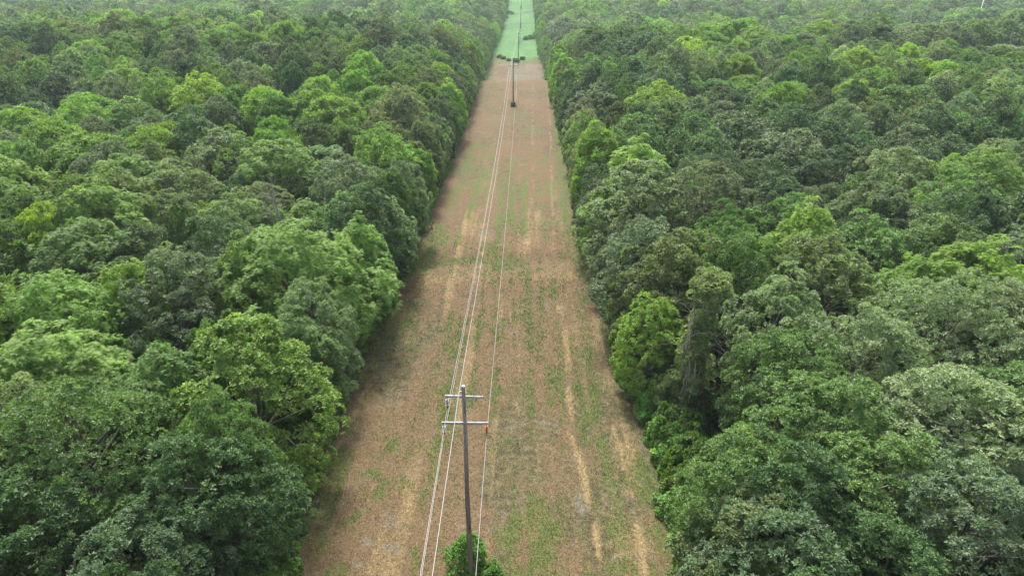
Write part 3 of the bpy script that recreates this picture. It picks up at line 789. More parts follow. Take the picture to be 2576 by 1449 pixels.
def cover(X, Y, S):
    """what covers the strip: r = green share, g = bleached straw, b = grey litter, a = how brown-red"""
    near = 1 - sst(60, 200, Y)
    # mower swathes run along the strip
    stripe = fbm(S * 1.15 + 3, Y / 30, 3)
    stripe2 = fbm(S * 0.55 + 40, Y / 60 + 9, 2)
    big = fbm(X / 6 + 1, Y / 9, 4); sm = fbm(X * 0.9, Y * 0.55, 4); fine = fbm(X * 3.1, Y * 2.3, 3)
    g = sst(0.42, 0.66, 0.36 * big + 0.30 * sm + 0.34 * stripe + 0.06 * (fine - 0.5)) * 1.0 * (1 - 0.4 * sst(90, 200, Y))
    wob = fbm(X * 1.3 + 8, Y * 1.3, 3)
    for p, wd, a in GREENS: g = np.maximum(g, a * seg(X + (sm - .5) * 1.6, Y + (big - .5) * 5, p, wd) * sst(0.25, 0.6, wob + 0.15))
    g = np.maximum(g, sst(FENCE_Y - 12, FENCE_Y - 1, Y + 14 * (big - 0.5) + 8 * (sm - .5)))
    st = sst(0.46, 0.70, 0.5 * fbm(X / 4 + 30, Y / 14, 4) + 0.5 * stripe2) * 0.55 + 0.25 * sst(0.5, 0.7, fbm(S * 1.6 + 7, Y / 22, 3)); st = st * (1 - 0.55 * sst(85, 150, Y))
    for p, wd, a in TRACKS:
        k = a * seg(X + (sm - .5) * 0.5, Y, p, wd) * sst(0.2, 0.5, wob + 0.2)
        st = np.maximum(st, k * 1.0 * sst(0.30, 0.62, fbm(X * .8 + 5, Y * .30, 3))); g = g * (1 - np.clip(k * 1.1, 0, 1))
    gr = sst(0.60, 0.78, fbm(X / 2.5 + 60, Y / 3, 3)) * 0.5
    gr = np.maximum(gr, sst(0.55, 0.75, fbm(X / 3 + 80, Y / 6, 3)) * sst(9, 13.5, S) * 0.7)
    for p, wd, a in GREYS: gr = np.maximum(gr, a * seg(X + (sm - .5) * 1.0, Y + (sm - .5), p, wd))
    rd = sst(0.38, 0.60, fbm(X / 6 + 90, Y / 16 + 5, 3)) * 0.85 + 0.3 * sst(60, 140, Y) + 0.15
    rd = rd + 0.5 * np.exp(-((Y - 97) / 8) ** 2); st = np.maximum(st, 0.5 * np.exp(-((Y - 84.5 - S * 0.05) / 3) ** 2) * sst(0.3, 0.6, sm + 0.1))
    beyond = sst(266, 272, Y); st = st * (1 - 0.7 * beyond); rd = rd + 0.3 * beyond; gr = np.maximum(gr, 0.7 * beyond * sst(0.3, 0.55, fbm(X / 5, Y / 9 + 3, 3))); g = np.maximum(g, 0.55 * beyond * (1 - sst(325, 350, Y)))
    g = np.maximum(g, 0.8 * sst(225, 262, Y) * sst(9.5, 13, np.abs(S)) * (1 - beyond)); g = np.maximum(g, 0.9 * beyond * sst(11, 15, np.abs(S)))
    return np.stack([np.clip(g, 0, 1), np.clip(st, 0, 1), np.clip(gr, 0, 1), np.clip(rd, 0, 1)], -1)

def strip_material():
    m, nt, p = newmat('mown_grass'); l = nt.links.new
    a = N(nt, 'ShaderNodeAttribute', attribute_name='cover'); sp = N(nt, 'ShaderNodeSeparateColor'); l(a.outputs['Color'], sp.inputs[0])
    tc = N(nt, 'ShaderNodeTexCoord')
    def noise(scale, det=4, st=(1, 1, 1), dist=0.0):
        mp = N(nt, 'ShaderNodeMapping'); mp.inputs['Scale'].default_value = st
        t = N(nt, 'ShaderNodeTexNoise'); t.inputs['Scale'].default_value = scale; t.inputs['Detail'].default_value = det; t.inputs['Roughness'].default_value = 0.65; t.inputs['Distortion'].default_value = dist
        l(tc.outputs['Object'], mp.inputs[0]); l(mp.outputs[0], t.inputs['Vector']); return t.outputs[0]
    def rng_(v, a0, b0, c0=0.0, d0=1.0):
        n = N(nt, 'ShaderNodeMapRange'); n.inputs[1].default_value = a0; n.inputs[2].default_value = b0; n.inputs[3].default_value = c0; n.inputs[4].default_value = d0
        l(v, n.inputs[0]); return n.outputs[0]
    def thr(mask, nz, k=0.55):       # break a soft mask into tufts
        n = N(nt, 'ShaderNodeMath', operation='MULTIPLY_ADD'); l(nz, n.inputs[0]); n.inputs[1].default_value = 1.3; 
        s = N(nt, 'ShaderNodeMath', operation='ADD'); l(mask, s.inputs[0]); n.inputs[2].default_value = -0.65; l(n.outputs[0], s.inputs[1])
        return rng_(s.outputs[0], k - 0.28, k + 0.28)
    n1 = noise(1.2, 7); n2 = noise(3.2, 6, (1, 0.8, 1), 1.2); n3 = noise(4.2, 5, (1, 1, 1), 2.2); n4 = noise(0.55, 4)
    base = mixc(nt, rng_(n1, .38, .62), (0.048, 0.044, 0.023), (0.117, 0.100, 0.054))
    base = mixc(nt, thr(a.outputs['Alpha'], n4, 0.5), base, (0.118, 0.080, 0.046))
    base = mixc(nt, thr(sp.outputs[1], n2, 0.5), base, (0.235, 0.168, 0.086))
    base = mixc(nt, thr(sp.outputs[2], n2, 0.62), base, (0.142, 0.122, 0.102))
    gcol = mixc(nt, n3, (0.050, 0.072, 0.022), (0.098, 0.124, 0.036))
    base = mixc(nt, thr(sp.outputs[0], n3, 0.52), base, mixc(nt, 0.8, base, gcol))
    base = mixc(nt, rng_(n3, .35, .65), mixc(nt, 1.0, base, (0.40, 0.41, 0.38), 'MULTIPLY'), mixc(nt, 1.0, base, (1.58, 1.58, 1.54), 'MULTIPLY'))
    l(base, p.inputs['Base Color']); p.inputs['Roughness'].default_value = 0.9; p.inputs['Specular IOR Level'].default_value = 0.15
    b = N(nt, 'ShaderNodeBump'); b.inputs['Strength'].default_value = 0.8; b.inputs['Distance'].default_value = 0.08
    ad = N(nt, 'ShaderNodeMath', operation='ADD'); l(n2, ad.inputs[0]); l(n3, ad.inputs[1]); l(ad.outputs[0], b.inputs['Height']); l(b.outputs[0], p.inputs['Normal'])
    return m
def field_cover(X, Y, S):
    k = np.zeros_like(X)
    for p, wd, a in [(gl([(1355, 93), (1335, 101), (1308, 105), (1308, 112)]), 1.4, 1), (gl([(1249, 53), (1262, 57), (1275, 52)]), 3.0, 1), (gl([(1258, 46), (1265, 39), (1280, 38)]), 1.6, .8), (gl([(1272, 34), (1290, 38), (1300, 35)]), 3.5, .8),
                      (gl([(1262, 28), (1290, 33)]), 3, .7), (gl([(1320, 33), (1350, 26)]), 3.5, 1), (gl([(1312, 60), (1350, 58)]), 2.2, 1), (gl([(1255, 68), (1275, 66)]), 1.6, .6), (gl([(1268, 76), (1290, 72)]), 1.5, .5),
                      (gl([(1315, 84), (1345, 80)]), 1.2, .35), (gl([(1310, 128), (1340, 126)]), 1.0, .3), (gl([(1250, 128), (1275, 126)]), 1.0, .3)]:
        k = np.maximum(k, a * seg(X, Y + (fbm(X / 5, Y / 5, 2) - .5) * 4, p, wd))
    return np.stack([k, fbm(X / 12, Y / 30, 4), fbm(X / 3, Y / 6, 3), np.ones_like(X)], -1)
def field_material():
    m, nt, p = newmat('pasture'); l = nt.links.new
    a = N(nt, 'ShaderNodeAttribute', attribute_name='cover'); sp = N(nt, 'ShaderNodeSeparateColor'); l(a.outputs['Color'], sp.inputs[0])
    t = N(nt, 'ShaderNodeTexNoise'); t.inputs['Scale'].default_value = 0.35; t.inputs['Detail'].default_value = 6
    tc = N(nt, 'ShaderNodeTexCoord'); l(tc.outputs['Object'], t.inputs['Vector'])
    c = mixc(nt, sp.outputs[1], (0.070, 0.165, 0.055), (0.115, 0.225, 0.080))
    c = mixc(nt, t.outputs[0], mixc(nt, 1.0, c, (0.6,) * 3, 'MULTIPLY'), mixc(nt, 1.0, c, (1.3,) * 3, 'MULTIPLY'))
    c = mixc(nt, sp.outputs[2], mixc(nt, 1.0, c, (0.65, 0.7, 0.7), 'MULTIPLY'), c)
    c = mixc(nt, sp.outputs[0], c, (0.045, 0.085, 0.035))
    l(c, p.inputs['Base Color']); p.inputs['Roughness'].default_value = 0.9; p.inputs['Specular IOR Level'].default_value = 0.1
    b = N(nt, 'ShaderNodeBump'); b.inputs['Strength'].default_value = 0.7; b.inputs['Distance'].default_value = 0.6
    l(t.outputs[0], b.inputs['Height']); l(b.outputs[0], p.inputs['Normal'])
    return m
M_FLOOR = simple('leaf_litter', (0.040, 0.036, 0.022), 0.95, noise=(0.075, 0.062, 0.040), scale=1.2)
ny_f = int(np.argmax(yrows >= FENCE_Y))
patch('mown_strip', s_in, yrows[:ny_f + 1], [strip_material()], cover)
patch('pasture', s_in[::4], yrows[ny_f:], [field_material()], field_cover)
patch('forest_floor', s_in[-1] + np.concatenate([[0], s_out]), np.unique(np.concatenate([yrows[yrows < 14], yrows[(yrows >= 14)][::6], [yrows[-1]]])), [M_FLOOR])
patch('forest_floor', -(s_in[-1] + np.concatenate([[0], s_out]))[::-1], np.unique(np.concatenate([yrows[yrows < 14], yrows[(yrows >= 14)][::6], [yrows[-1]]])), [M_FLOOR])

# cut straw and living blades lying on the strip, nearest part
def blades(name, n, ymax, flat, length, width, pick, label, mat):
    rg = np.random.default_rng(hash(name) % 999 if False else len(name) * 7)
    Y = 15 + (ymax - 15) * rg.random(n) ** 1.35; S = rg.uniform(-HALF - 1.6, HALF + 1.0, n); X = S + centre(Y)
    cv = cover(X, Y, S); k = pick(cv, rg.random(n) / (1.001 - sst(60, 118, Y))); X, Y, S, cv = X[k], Y[k], S[k], cv[k]; n = len(X)
    grow = 1 + Y / 60                                   # clumped coarser further off
    a = rg.uniform(0, 6.283, n) if flat < 1 else rg.normal(1.57, 1.1, n)
    d = np.stack([np.cos(a), np.sin(a), np.full(n, 0.0) + (rg.uniform(0.05, 0.35, n) if flat >= 1 else rg.uniform(0.5, 1.6, n))], -1); d = unit(d)
    s = unit(np.cross(d, np.array([0, 0, 1.0])))
    L = length * rg.uniform(0.5, 1.4, n) * grow; W = width * rg.uniform(0.6, 1.3, n) * grow
    P = np.stack([X, Y, ground(X, Y) + 0.0], -1)
    P[:, 2] += (fbm(X * 1.1, Y * 1.1, 3) - 0.5) * 0.12 + (fbm(X * 4, Y * 4, 2) - 0.5) * 0.05
    V = np.stack([P - s * W[:, None] / 2, P + s * W[:, None] / 2, P + d * L[:, None]], 1).reshape(-1, 3)
    o = obj(name, mesh_from(name, V, [np.arange(len(V)).reshape(-1, 3)], [mat], attrs={'tint': ('F', np.repeat(rg.random(n), 3))}))
    return tag(o, label, kind='stuff')
def ramp_mat(name, a, b, rough=0.8):
    m, nt, p = newmat(name); t = N(nt, 'ShaderNodeAttribute', attribute_name='tint')
    nt.links.new(mixc(nt, t.outputs['Fac'], a, b), p.inputs['Base Color']); p.inputs['Roughness'].default_value = rough; p.inputs['Specular IOR Level'].default_value = 0.2
    return m
blades('cut_straw', 260000, 120, 1, 0.20, 0.020, lambda c, q: q < 0.26 + 0.6 * c[:, 1] - 0.35 * c[:, 0], 'dry cut straw strewn over the mown strip', ramp_mat('straw', (0.042, 0.035, 0.019), (0.235, 0.186, 0.10)))
blades('green_grass', 260000, 120, 0, 0.12, 0.028, lambda c, q: q < 0.14 + 0.95 * c[:, 0], 'short green grass growing in patches through the straw', ramp_mat('blade', (0.05, 0.08, 0.02), (0.125, 0.165, 0.04)))

# ------------------------------------------------------------------ utility poles
M_POLE = simple('weathered_pole', (0.235, 0.215, 0.195), 0.9, noise=(0.33, 0.31, 0.29), scale=9, stretch=(1, 1, 0.12), bump=0.6)
def pole_material():
    m, nt, p = newmat('pole_wood'); l = nt.links.new
    tc = N(nt, 'ShaderNodeTexCoord'); mp = N(nt, 'ShaderNodeMapping'); mp.inputs['Scale'].default_value = (9, 9, 0.55)
    t = N(nt, 'ShaderNodeTexNoise'); t.inputs['Scale'].default_value = 1.6; t.inputs['Detail'].default_value = 5; t.inputs['Distortion'].default_value = 0.4
    l(tc.outputs['Object'], mp.inputs[0]); l(mp.outputs[0], t.inputs['Vector'])
    sx = N(nt, 'ShaderNodeSeparateXYZ'); l(tc.outputs['Object'], sx.inputs[0])
    mr = N(nt, 'ShaderNodeMapRange'); mr.inputs[1].default_value = 13.2; mr.inputs[2].default_value = 9.5; l(sx.outputs[2], mr.inputs[0])   # tarred lower part weathers brown
    top = mixc(nt, t.outputs[0], (0.11, 0.10, 0.095), (0.44, 0.42, 0.40)); low = mixc(nt, t.outputs[0], (0.05, 0.038, 0.032), (0.31, 0.25, 0.21))
    c = mixc(nt, mr.outputs[0], top, low)
    cr = N(nt, 'ShaderNodeMapRange'); cr.inputs[1].default_value = 0.60; cr.inputs[2].default_value = 0.68
    l(t.outputs[0], cr.inputs[0])
    mp2 = N(nt, 'ShaderNodeMapping'); mp2.inputs['Scale'].default_value = (14, 14, 0.35); t2 = N(nt, 'ShaderNodeTexNoise'); t2.inputs['Scale'].default_value = 1.0; t2.inputs['Detail'].default_value = 2
    l(tc.outputs['Object'], mp2.inputs[0]); l(mp2.outputs[0], t2.inputs['Vector'])
    c2 = N(nt, 'ShaderNodeMapRange'); c2.inputs[1].default_value = 0.63; c2.inputs[2].default_value = 0.66; l(t2.outputs[0], c2.inputs[0])
    c = mixc(nt, c2.outputs[0], c, (0.03, 0.025, 0.022))
    l(c, p.inputs['Base Color']); p.inputs['Roughness'].default_value = 0.9
    b = N(nt, 'ShaderNodeBump'); b.inputs['Strength'].default_value = 0.7; b.inputs['Distance'].default_value = 0.02; l(t.outputs[0], b.inputs['Height']); l(b.outputs[0], p.inputs['Normal'])
    return m
M_PW = pole_material()
M_PDARK = simple('creosoted_pole', (0.035, 0.026, 0.022), 0.85, noise=(0.075, 0.055, 0.045), scale=9, stretch=(1, 1, 0.12))
M_PGREY = simple('grey_pole', (0.20, 0.21, 0.21), 0.8, noise=(0.28, 0.29, 0.29), scale=4)
M_ARM = simple('crossarm_wood', (0.20, 0.20, 0.20), 0.85, noise=(0.48, 0.49, 0.50), scale=5, stretch=(0.4, 4, 4))
M_GALV = simple('galvanised_steel', (0.42, 0.42, 0.42), 0.5, metallic=0.6)
M_IRON = simple('dark_iron', (0.05, 0.045, 0.04), 0.6, metallic=0.5)
M_WGREY = simple('grey_porcelain', (0.36, 0.37, 0.38), 0.25)
M_WBLK = simple('dark_cap', (0.02, 0.02, 0.022), 0.35)
M_PINK = simple('pinkish_porcelain', (0.62, 0.40, 0.34), 0.3)
M_ORG = simple('brown_orange_porcelain', (0.50, 0.13, 0.045), 0.25)
M_ALU = simple('aluminium_wire', (0.27, 0.265, 0.27), 0.45, metallic=0.15)
M_BRACE = simple('wood_brace', (0.20, 0.15, 0.12), 0.85)
M_CAP = simple('pole_cap_metal', (0.62, 0.63, 0.64), 0.5, metallic=0.3)

LINE_DIR = math.atan2(0.0187, 1.0)
def pole(x, Y, H, label, wood, detail=1, arms=((16.1, 2.38, 'L'), (14.05, 2.98, 'LR')), lean=0.0, group='wooden poles of the power line', swap=False):
    z = g1(x, Y) - 0.05; k = H / 17.0
    root = bpy.data.objects.new('utility_pole', None); COL.objects.link(root); root.location = (x, Y, z); root.rotation_euler = (0, lean, -LINE_DIR)
    tag(root, label, 'utility pole', group)
    n = 20; zz = np.linspace(-0.3, H, n); m = MB()
    rgp = np.random.default_rng(int(Y))
    rr = np.interp(zz, [0, H], [0.195, 0.112]) * (1 + rgp.normal(0, 0.015, n))
    pts = np.stack([0.02 * np.sin(zz * .6), 0.02 * np.cos(zz * .5), zz], 1)
    m.tube(pts, rr, 16 if False else 8)
    if detail > 1:
        m = MB(); V = []; ns = 18
        ph = np.arange(ns) * 2 * math.pi / ns
        for i_ in range(n):
            q = rr[i_] * (1 + 0.03 * np.sin(3 * ph + zz[i_] * .4) - 0.10 * np.exp(-((ph - 3.9 - 0.02 * zz[i_]) / 0.10) ** 2) * (zz[i_] < 10))
            V.append(np.stack([pts[i_, 0] + q * np.cos(ph), pts[i_, 1] + q * np.sin(ph), np.full(ns, zz[i_])], 1))
        V = np.concatenate(V); i_ = np.arange(n - 1)[:, None] * ns; j = np.arange(ns)[None]; j2 = (j + 1) % ns
        m.add(V, np.stack([i_ + j, i_ + j2, i_ + ns + j2, i_ + ns + j], -1).reshape(-1, 4))
    obj('shaft', m.mesh('shaft', wood, True), root)
    cap = MB(); cap.lathe([(0.0, 0.07), (0.07, 0.06), (0.118, 0.01), (0.122, -0.10), (0.10, -0.10)], (0.0, 0, H), 14)
    obj('cap', cap.mesh('cap', M_CAP, True), root)
    if detail > 1:
        for q, (kz, ka) in enumerate([(15.1, -1.5), (13.5, -1.3), (12.9, -1.8), (12.1, -1.4), (10.9, -1.7), (9.6, -1.4), (8.6, -1.6), (7.0, -1.5)]):
            kb = MB(); rad = float(np.interp(kz, [0, H], [0.195, 0.112]))
            kb.lathe([(0.0, 0.018), (0.03, 0.014), (0.045, 0.0), (0.05, -0.03)], (0, 0, 0), 8)
            ko = obj('knot', kb.mesh('knot', M_WBLK if q % 2 else M_IRON, True), root, (rad * math.cos(ka), rad * math.sin(ka), kz)); ko.rotation_euler = (0, R(90), ka); ko.rotation_mode = 'XYZ'
            ko.scale = (1, .7, .6)
    ends = {}
    for ai, (az, aw, sides) in enumerate(arms):
        az *= k; yf = -(float(np.interp(az, [0, H], [0.195, 0.112])) + 0.055)
        if not swap: yf = -yf
        tilt = R(1.6) if ai == 0 and detail > 1 else R(-0.2)
        a = MB(); a.box((0, 0, 0), (aw, 0.11, 0.19 if ai else 0.15), bev=0.012)
        ao = obj('crossarm', a.mesh('crossarm', M_ARM), root, (0, -yf if detail > 1 and ai == 0 and False else yf, az)); ao.rotation_euler = (0, tilt, 0)
        if detail:
            bo = MB()
            for bx in (-aw / 2 + 0.12, -aw / 4, aw / 4, aw / 2 - 0.12): bo.lathe([(0, 0.10), (0.02, 0.098), (0.022, 0.065)], (bx, 0, 0), 8)
            obj('bolt', bo.mesh('bolt', M_IRON), ao)['kind'] = 'stuff'
            for sg in ((1,) if ai == 0 else (-1, 1)):
                b = MB(); b.tube([(sg * aw * 0.36, yf, az - 0.07), (sg * 0.10, yf, az - 0.68)], 0.018, 4)
                obj('brace', b.mesh('brace', M_GALV if ai == 0 else M_BRACE), root)
        for sd_ in sides:
            sg = -1 if sd_ == 'L' else 1
            ix = sg * (aw / 2 - 0.12); iz = az - 0.07 - ix * math.sin(tilt)
            orange = (ai == 1 and sd_ == 'R')
            ins = bpy.data.objects.new('insulator', None); COL.objects.link(ins); ins.parent = root; ins.location = (ix, yf, iz)
            hk = MB(); hk.tube([(0, 0, 0.02), (0, 0, -0.13)], 0.02, 8); hk.tube([(0, 0, -0.66), (0, 0, -0.76)], 0.022, 8); hk.box((0, 0, -0.78), (0.045, 0.22, 0.05))
            obj('clamp', hk.mesh('clamp', M_IRON), ins)
            nd = 4 if not orange else 4
            for d_ in range(nd):
                q = MB(); zt = -0.13 - d_ * 0.14
                q.lathe([(0.0, zt), (0.05, zt - 0.005), (0.052, zt - 0.045), (0.09, zt - 0.05), (0.115, zt - 0.065), (0.113, zt - 0.08), (0.0, zt - 0.072)], (0, 0, 0), 16)
                mt = M_ORG if orange else (M_PINK if d_ == nd - 1 else M_WGREY)
                obj('disc', q.mesh('disc', mt, True), ins)
                if detail:
                    q = MB(); q.lathe([(0.07, zt - 0.074), (0.088, zt - 0.085), (0.086, zt - 0.135), (0.0, zt - 0.137)], (0, 0, 0), 12)
                    obj('disc_cap', q.mesh('disc_cap', M_WBLK, True), ins)
            ends[(ai, sd_)] = (ix, yf, iz - 0.80)
    br = MB(); br.box((-0.16, 0, H - 0.42), (0.14, 0.05, 0.12), bev=0.006); br.tube([(-0.21, 0, H - 0.40), (-0.27, 0, H - 0.42)], 0.03, 8)
    if detail: obj('top_bracket', br.mesh('top_bracket', M_GALV), root)
    ends['S'] = (-0.27, 0, H - 0.42)
    M = Matrix.Translation((x, Y, z)) @ Euler((0, lean, -LINE_DIR)).to_matrix().to_4x4()
    return {kk: M @ Vector(vv) for kk, vv in ends.items()}
PX = lambda Y: -3.0 + 0.0187 * (Y - 33.7)
A1 = ((16.1, 2.38, 'L'), (14.05, 2.98, 'LR'))
e1 = pole(-3.0, 33.7, 17.0, 'nearest weathered pole with two crossarms, green bush at its foot', M_PW, 2, A1)
x2, Y2 = at(1291, 268); e2 = pole(x2, Y2, 15.2, 'second pole along the line, dark brown, tiny bush at its foot', M_PDARK, 1, A1)
x3, Y3 = at(1304, 165); e3 = pole(x3, Y3, 17.0, 'third pole, dark brown, standing on the last brown grass before the pasture', M_PDARK, 1, A1)
x4, Y4 = at(1307, 122); e4 = pole(x4 + .2, Y4, 16.0, 'pale grey pole with three crossarms just inside the green pasture', M_PGREY, 1, ((16.3, 2.6, 'LR'), (13.9, 2.9, 'LR'), (11.6, 2.9, 'LR')))
x5, Y5 = at(1309.6, 73); e5 = pole(x5, Y5, 17.5, 'dark pole midway up the green pasture slope', M_PDARK, 0, A1)
x6, Y6 = at(1311.5, 26); e6 = pole(x6, Y6, 17.5, 'farthest dark pole at the top of the pasture in haze', M_PDARK, 0, A1)
print('poles', [(round(a, 1), round(b, 1)) for a, b in ((x2, Y2), (x3, Y3), (x4, Y4), (x5, Y5), (x6, Y6))])

def wire(keys, label, sags, back_dx=0.0, r=0.015):
    E = [e1, e2, e3, e4, e5, e6]
    P = [e[keys if keys in e else keys] for e in E]
    P0 = P[0] + Vector((-0.0187 * 180, -180, 0.0)); P = [P0] + P + [P[-1] + Vector((3, 150, 17))]
    pts = []
    for (a, b, sg) in zip(P[:-1], P[1:], sags):
        n = 26
        for q in range(n if b is not P[-1] else n + 1):
            t = q / n; v = a.lerp(b, t); pts.append((v.x, v.y, v.z - 4 * sg * t * (1 - t)))
    m = MB(); m.tube(pts, r, 6, cap=False)
    o = obj('power_line', m.mesh('power_line', M_ALU, True))
    return tag(o, label, 'power line', 'wires strung from pole to pole')
SAG = (2.6, 2.6, 2.2, 1.0, 1.0, 1.0, 1.0)
wire((0, 'L'), 'conductor wire hanging from the upper left insulator of the nearest pole', SAG)
wire((1, 'L'), 'conductor wire hanging from the grey insulator on the lower crossarm', SAG)
wire((1, 'R'), 'rightmost wire, hanging from the orange brown insulator', SAG)
wsh = wire('S', 'ground wire fixed at the very top of the poles', tuple(q * 0.8 for q in SAG), r=0.020)
# twisted reinforcing rods round the top wire beside the nearest pole
def wire_point(P, Q, sg, y):
    t = (y - P.y) / (Q.y - P.y); v = P.lerp(Q, t); return np.array([v.x, v.y, v.z - 4 * sg * t * (1 - t)])
P0s = e1['S'] + Vector((-0.0187 * 180, -180, 0))
hm = MB()
for q in range(2):
    pts = []
    for j in range(60):
        yv = e1['S'].y - 0.1 - j * 0.04; c = wire_point(P0s, e1['S'], SAG[0] * .8, yv); aa = j * 0.9 + q * math.pi
        pts.append(c + np.array([math.cos(aa) * 0.028, 0, math.sin(aa) * 0.028]))
    hm.tube(pts, 0.014, 5, cap=False)
tag(obj('armor_rod', hm.mesh('armor_rod', M_ALU, True), wsh), 'twisted white rods wound round the wire by the pole top')

# ------------------------------------------------------------------ bushes, fence, dead wood
bx, bY = at(1188, 1440)
shrub(-3.25, 35.0, 1.9, 3.0, (0.12, 0.26, 0.05), 'bright green leafy bush round the foot of the nearest pole', 601, pointed=0.75, n=30)
shrub(-1.65, 34.0, 0.95, 1.0, (0.11, 0.23, 0.05), 'low clump of leaves right of the nearest pole foot', 602, n=10)
shrub(x2, Y2 - 0.6, 0.9, 1.5, (0.08, 0.15, 0.05), 'tiny dark bush at the foot of the second pole', 603)
for k, (u, v, rr_, hh, lb, cc) in enumerate([(1650, 1050, 1.9, 2.8, 'vivid green shrub at the strip edge below the yellow green maple', (0.11, 0.33, 0.06)),
        (1668, 1110, 1.7, 2.4, 'vivid green shrub, middle one of three at the right edge', (0.10, 0.30, 0.055)), (1690, 1170, 1.8, 2.4, 'vivid green shrub, nearest of three at the right edge', (0.10, 0.27, 0.055)),
        (1700, 1245, 1.2, 1.6, 'yellowish shrub spilling onto the strip beside the right oaks', (0.15, 0.25, 0.06)), (1490, 1440, 0, 0, '', 0),
        (1256, 146, 1.4, 1.6, 'leftmost weedy bush on the pasture boundary', (0.122, 0.216, 0.086)), (1266, 149, 1.2, 1.4, 'weedy bush left of the third pole on the boundary', (0.136, 0.240, 0.101)),
        (1280, 154, 1.0, 1.1, 'small bush close left of the third pole', (0.136, 0.228, 0.101)), (1299, 157, 1.8, 2.0, 'rounded dark bush directly behind the third pole', (0.122, 0.204, 0.101)), (1315, 151, 1.6, 1.6, 'small bush at the left end of the wire fence', (0.122, 0.204, 0.086)),
        (1322, 100, 2.4, 2.2, 'grey green thicket at the left of the pasture ditch', (0.182, 0.288, 0.144)), (1337, 98, 2.8, 2.6, 'middle thicket along the pasture ditch', (0.166, 0.264, 0.130)), (1350, 92, 3.2, 3.2, 'tallest thicket, by the woods at the pasture ditch', (0.182, 0.288, 0.144)),
        (1255, 50, 3.6, 3.4, 'shaded thicket at the left pasture edge', (0.136, 0.216, 0.130)), (1270, 47, 3.2, 2.6, 'low thicket reaching into the pasture from the left', (0.152, 0.240, 0.130)), (1283, 36, 3.4, 3.0, 'thicket high on the left of the pasture', (0.136, 0.216, 0.130))]):
    if rr_ == 0: continue
    x, Y = at(u, v)
    shrub(x, Y, rr_, hh, cc, lb, 610 + k, 'shrubs at the right edge of the strip' if k < 4 else 'bushes on the pasture', n=14, L=.2 if k < 4 else .5, W=.13 if k < 4 else .32)

# wire fence along the pasture boundary
def fence():
    root = bpy.data.objects.new('wire_fence', None); COL.objects.link(root)
    ss = np.linspace(-HALF, HALF, 11); yf = FENCE_Y + warp(ss, np.full(11, FENCE_Y)) - 1.0; xs = ss + centre(yf); Yf = float(yf[0])
    root.location = (float(xs[0]), Yf, g1(xs[0], Yf)); tag(root, 'low wire fence on thin posts between the brown strip and the pasture', 'fence')
    pm = MB(); pm.tube([(0, 0, -0.3), (0, 0, 1.45)], 0.09, 8); pme = pm.mesh('post', M_BRACE, True)
    for x, y in zip(xs, yf): obj('post', pme, root, (x - xs[0], y - Yf, g1(x, y) - root.location.z))
    for h in (0.4, 0.8, 1.2):
        wm = MB(); wm.tube([(x - xs[0], y - Yf - 0.1, g1(x, y) - root.location.z + h) for x, y in zip(xs, yf)], 0.02, 4)
        obj('wire', wm.mesh('wire', M_IRON), root)
fence()

def branchy(mb, rg, p, d, L, r, depth, spread=0.6, up=0.1):
    n = 5; pts = [np.array(p, float)]; d = np.array(d, float)
    for i in range(n):
        d = unit(d + rg.normal(0, 0.16, 3) + np.array([0, 0, up * 0.3])); pts.append(pts[-1] + d * L / n)
    mb.tube(pts, np.linspace(r, r * 0.35, n + 1), 5 if r > .03 else 4, cap=False)
    if depth > 0:
        for k in range(3 if depth > 1 else 3):
            q = rg.integers(2, n + 1); branchy(mb, rg, pts[q], unit(d + rg.normal(0, spread, 3)), L * rg.uniform(.45, .7), r * 0.5, depth - 1, spread, up)
def snag(x, Y, z0, H, label, seed, name='dead_tree', cat='dead tree', r=0.14, lean=(0, 0), up=0.3):
    rg = np.random.default_rng(seed); root = bpy.data.objects.new(name, None); COL.objects.link(root); root.location = (x, Y, z0)
    tag(root, label, cat)
    m = MB(); pts = np.stack([np.linspace(0, lean[0], 8), np.linspace(0, lean[1], 8), np.linspace(0, H * 0.75, 8)], 1); pts[1:, :2] += rg.normal(0, 0.12, (7, 2))
    m.tube(pts, np.linspace(r * 1.4, r * 0.5, 8), 8, cap=False); obj('trunk', m.mesh('trunk', M_DEAD, True), root)
    for k in range(5):
        m = MB(); q = pts[rg.integers(4, 8)]; branchy(m, rg, q, unit(np.array([rg.normal(0, .7), rg.normal(0, .7), 1.0])), H * rg.uniform(.2, .34), r * .45, 2, .5, up)
        obj('branch', m.mesh('branch', M_DEAD, True), root)
    return root
# grey bare crown among the left oaks
x, Y = at(690, 478, 15); snag(x, Y, g1(x, Y), 16.5, 'grey leafless tree poking out of the dark oaks left of the strip', 71, r=0.2)
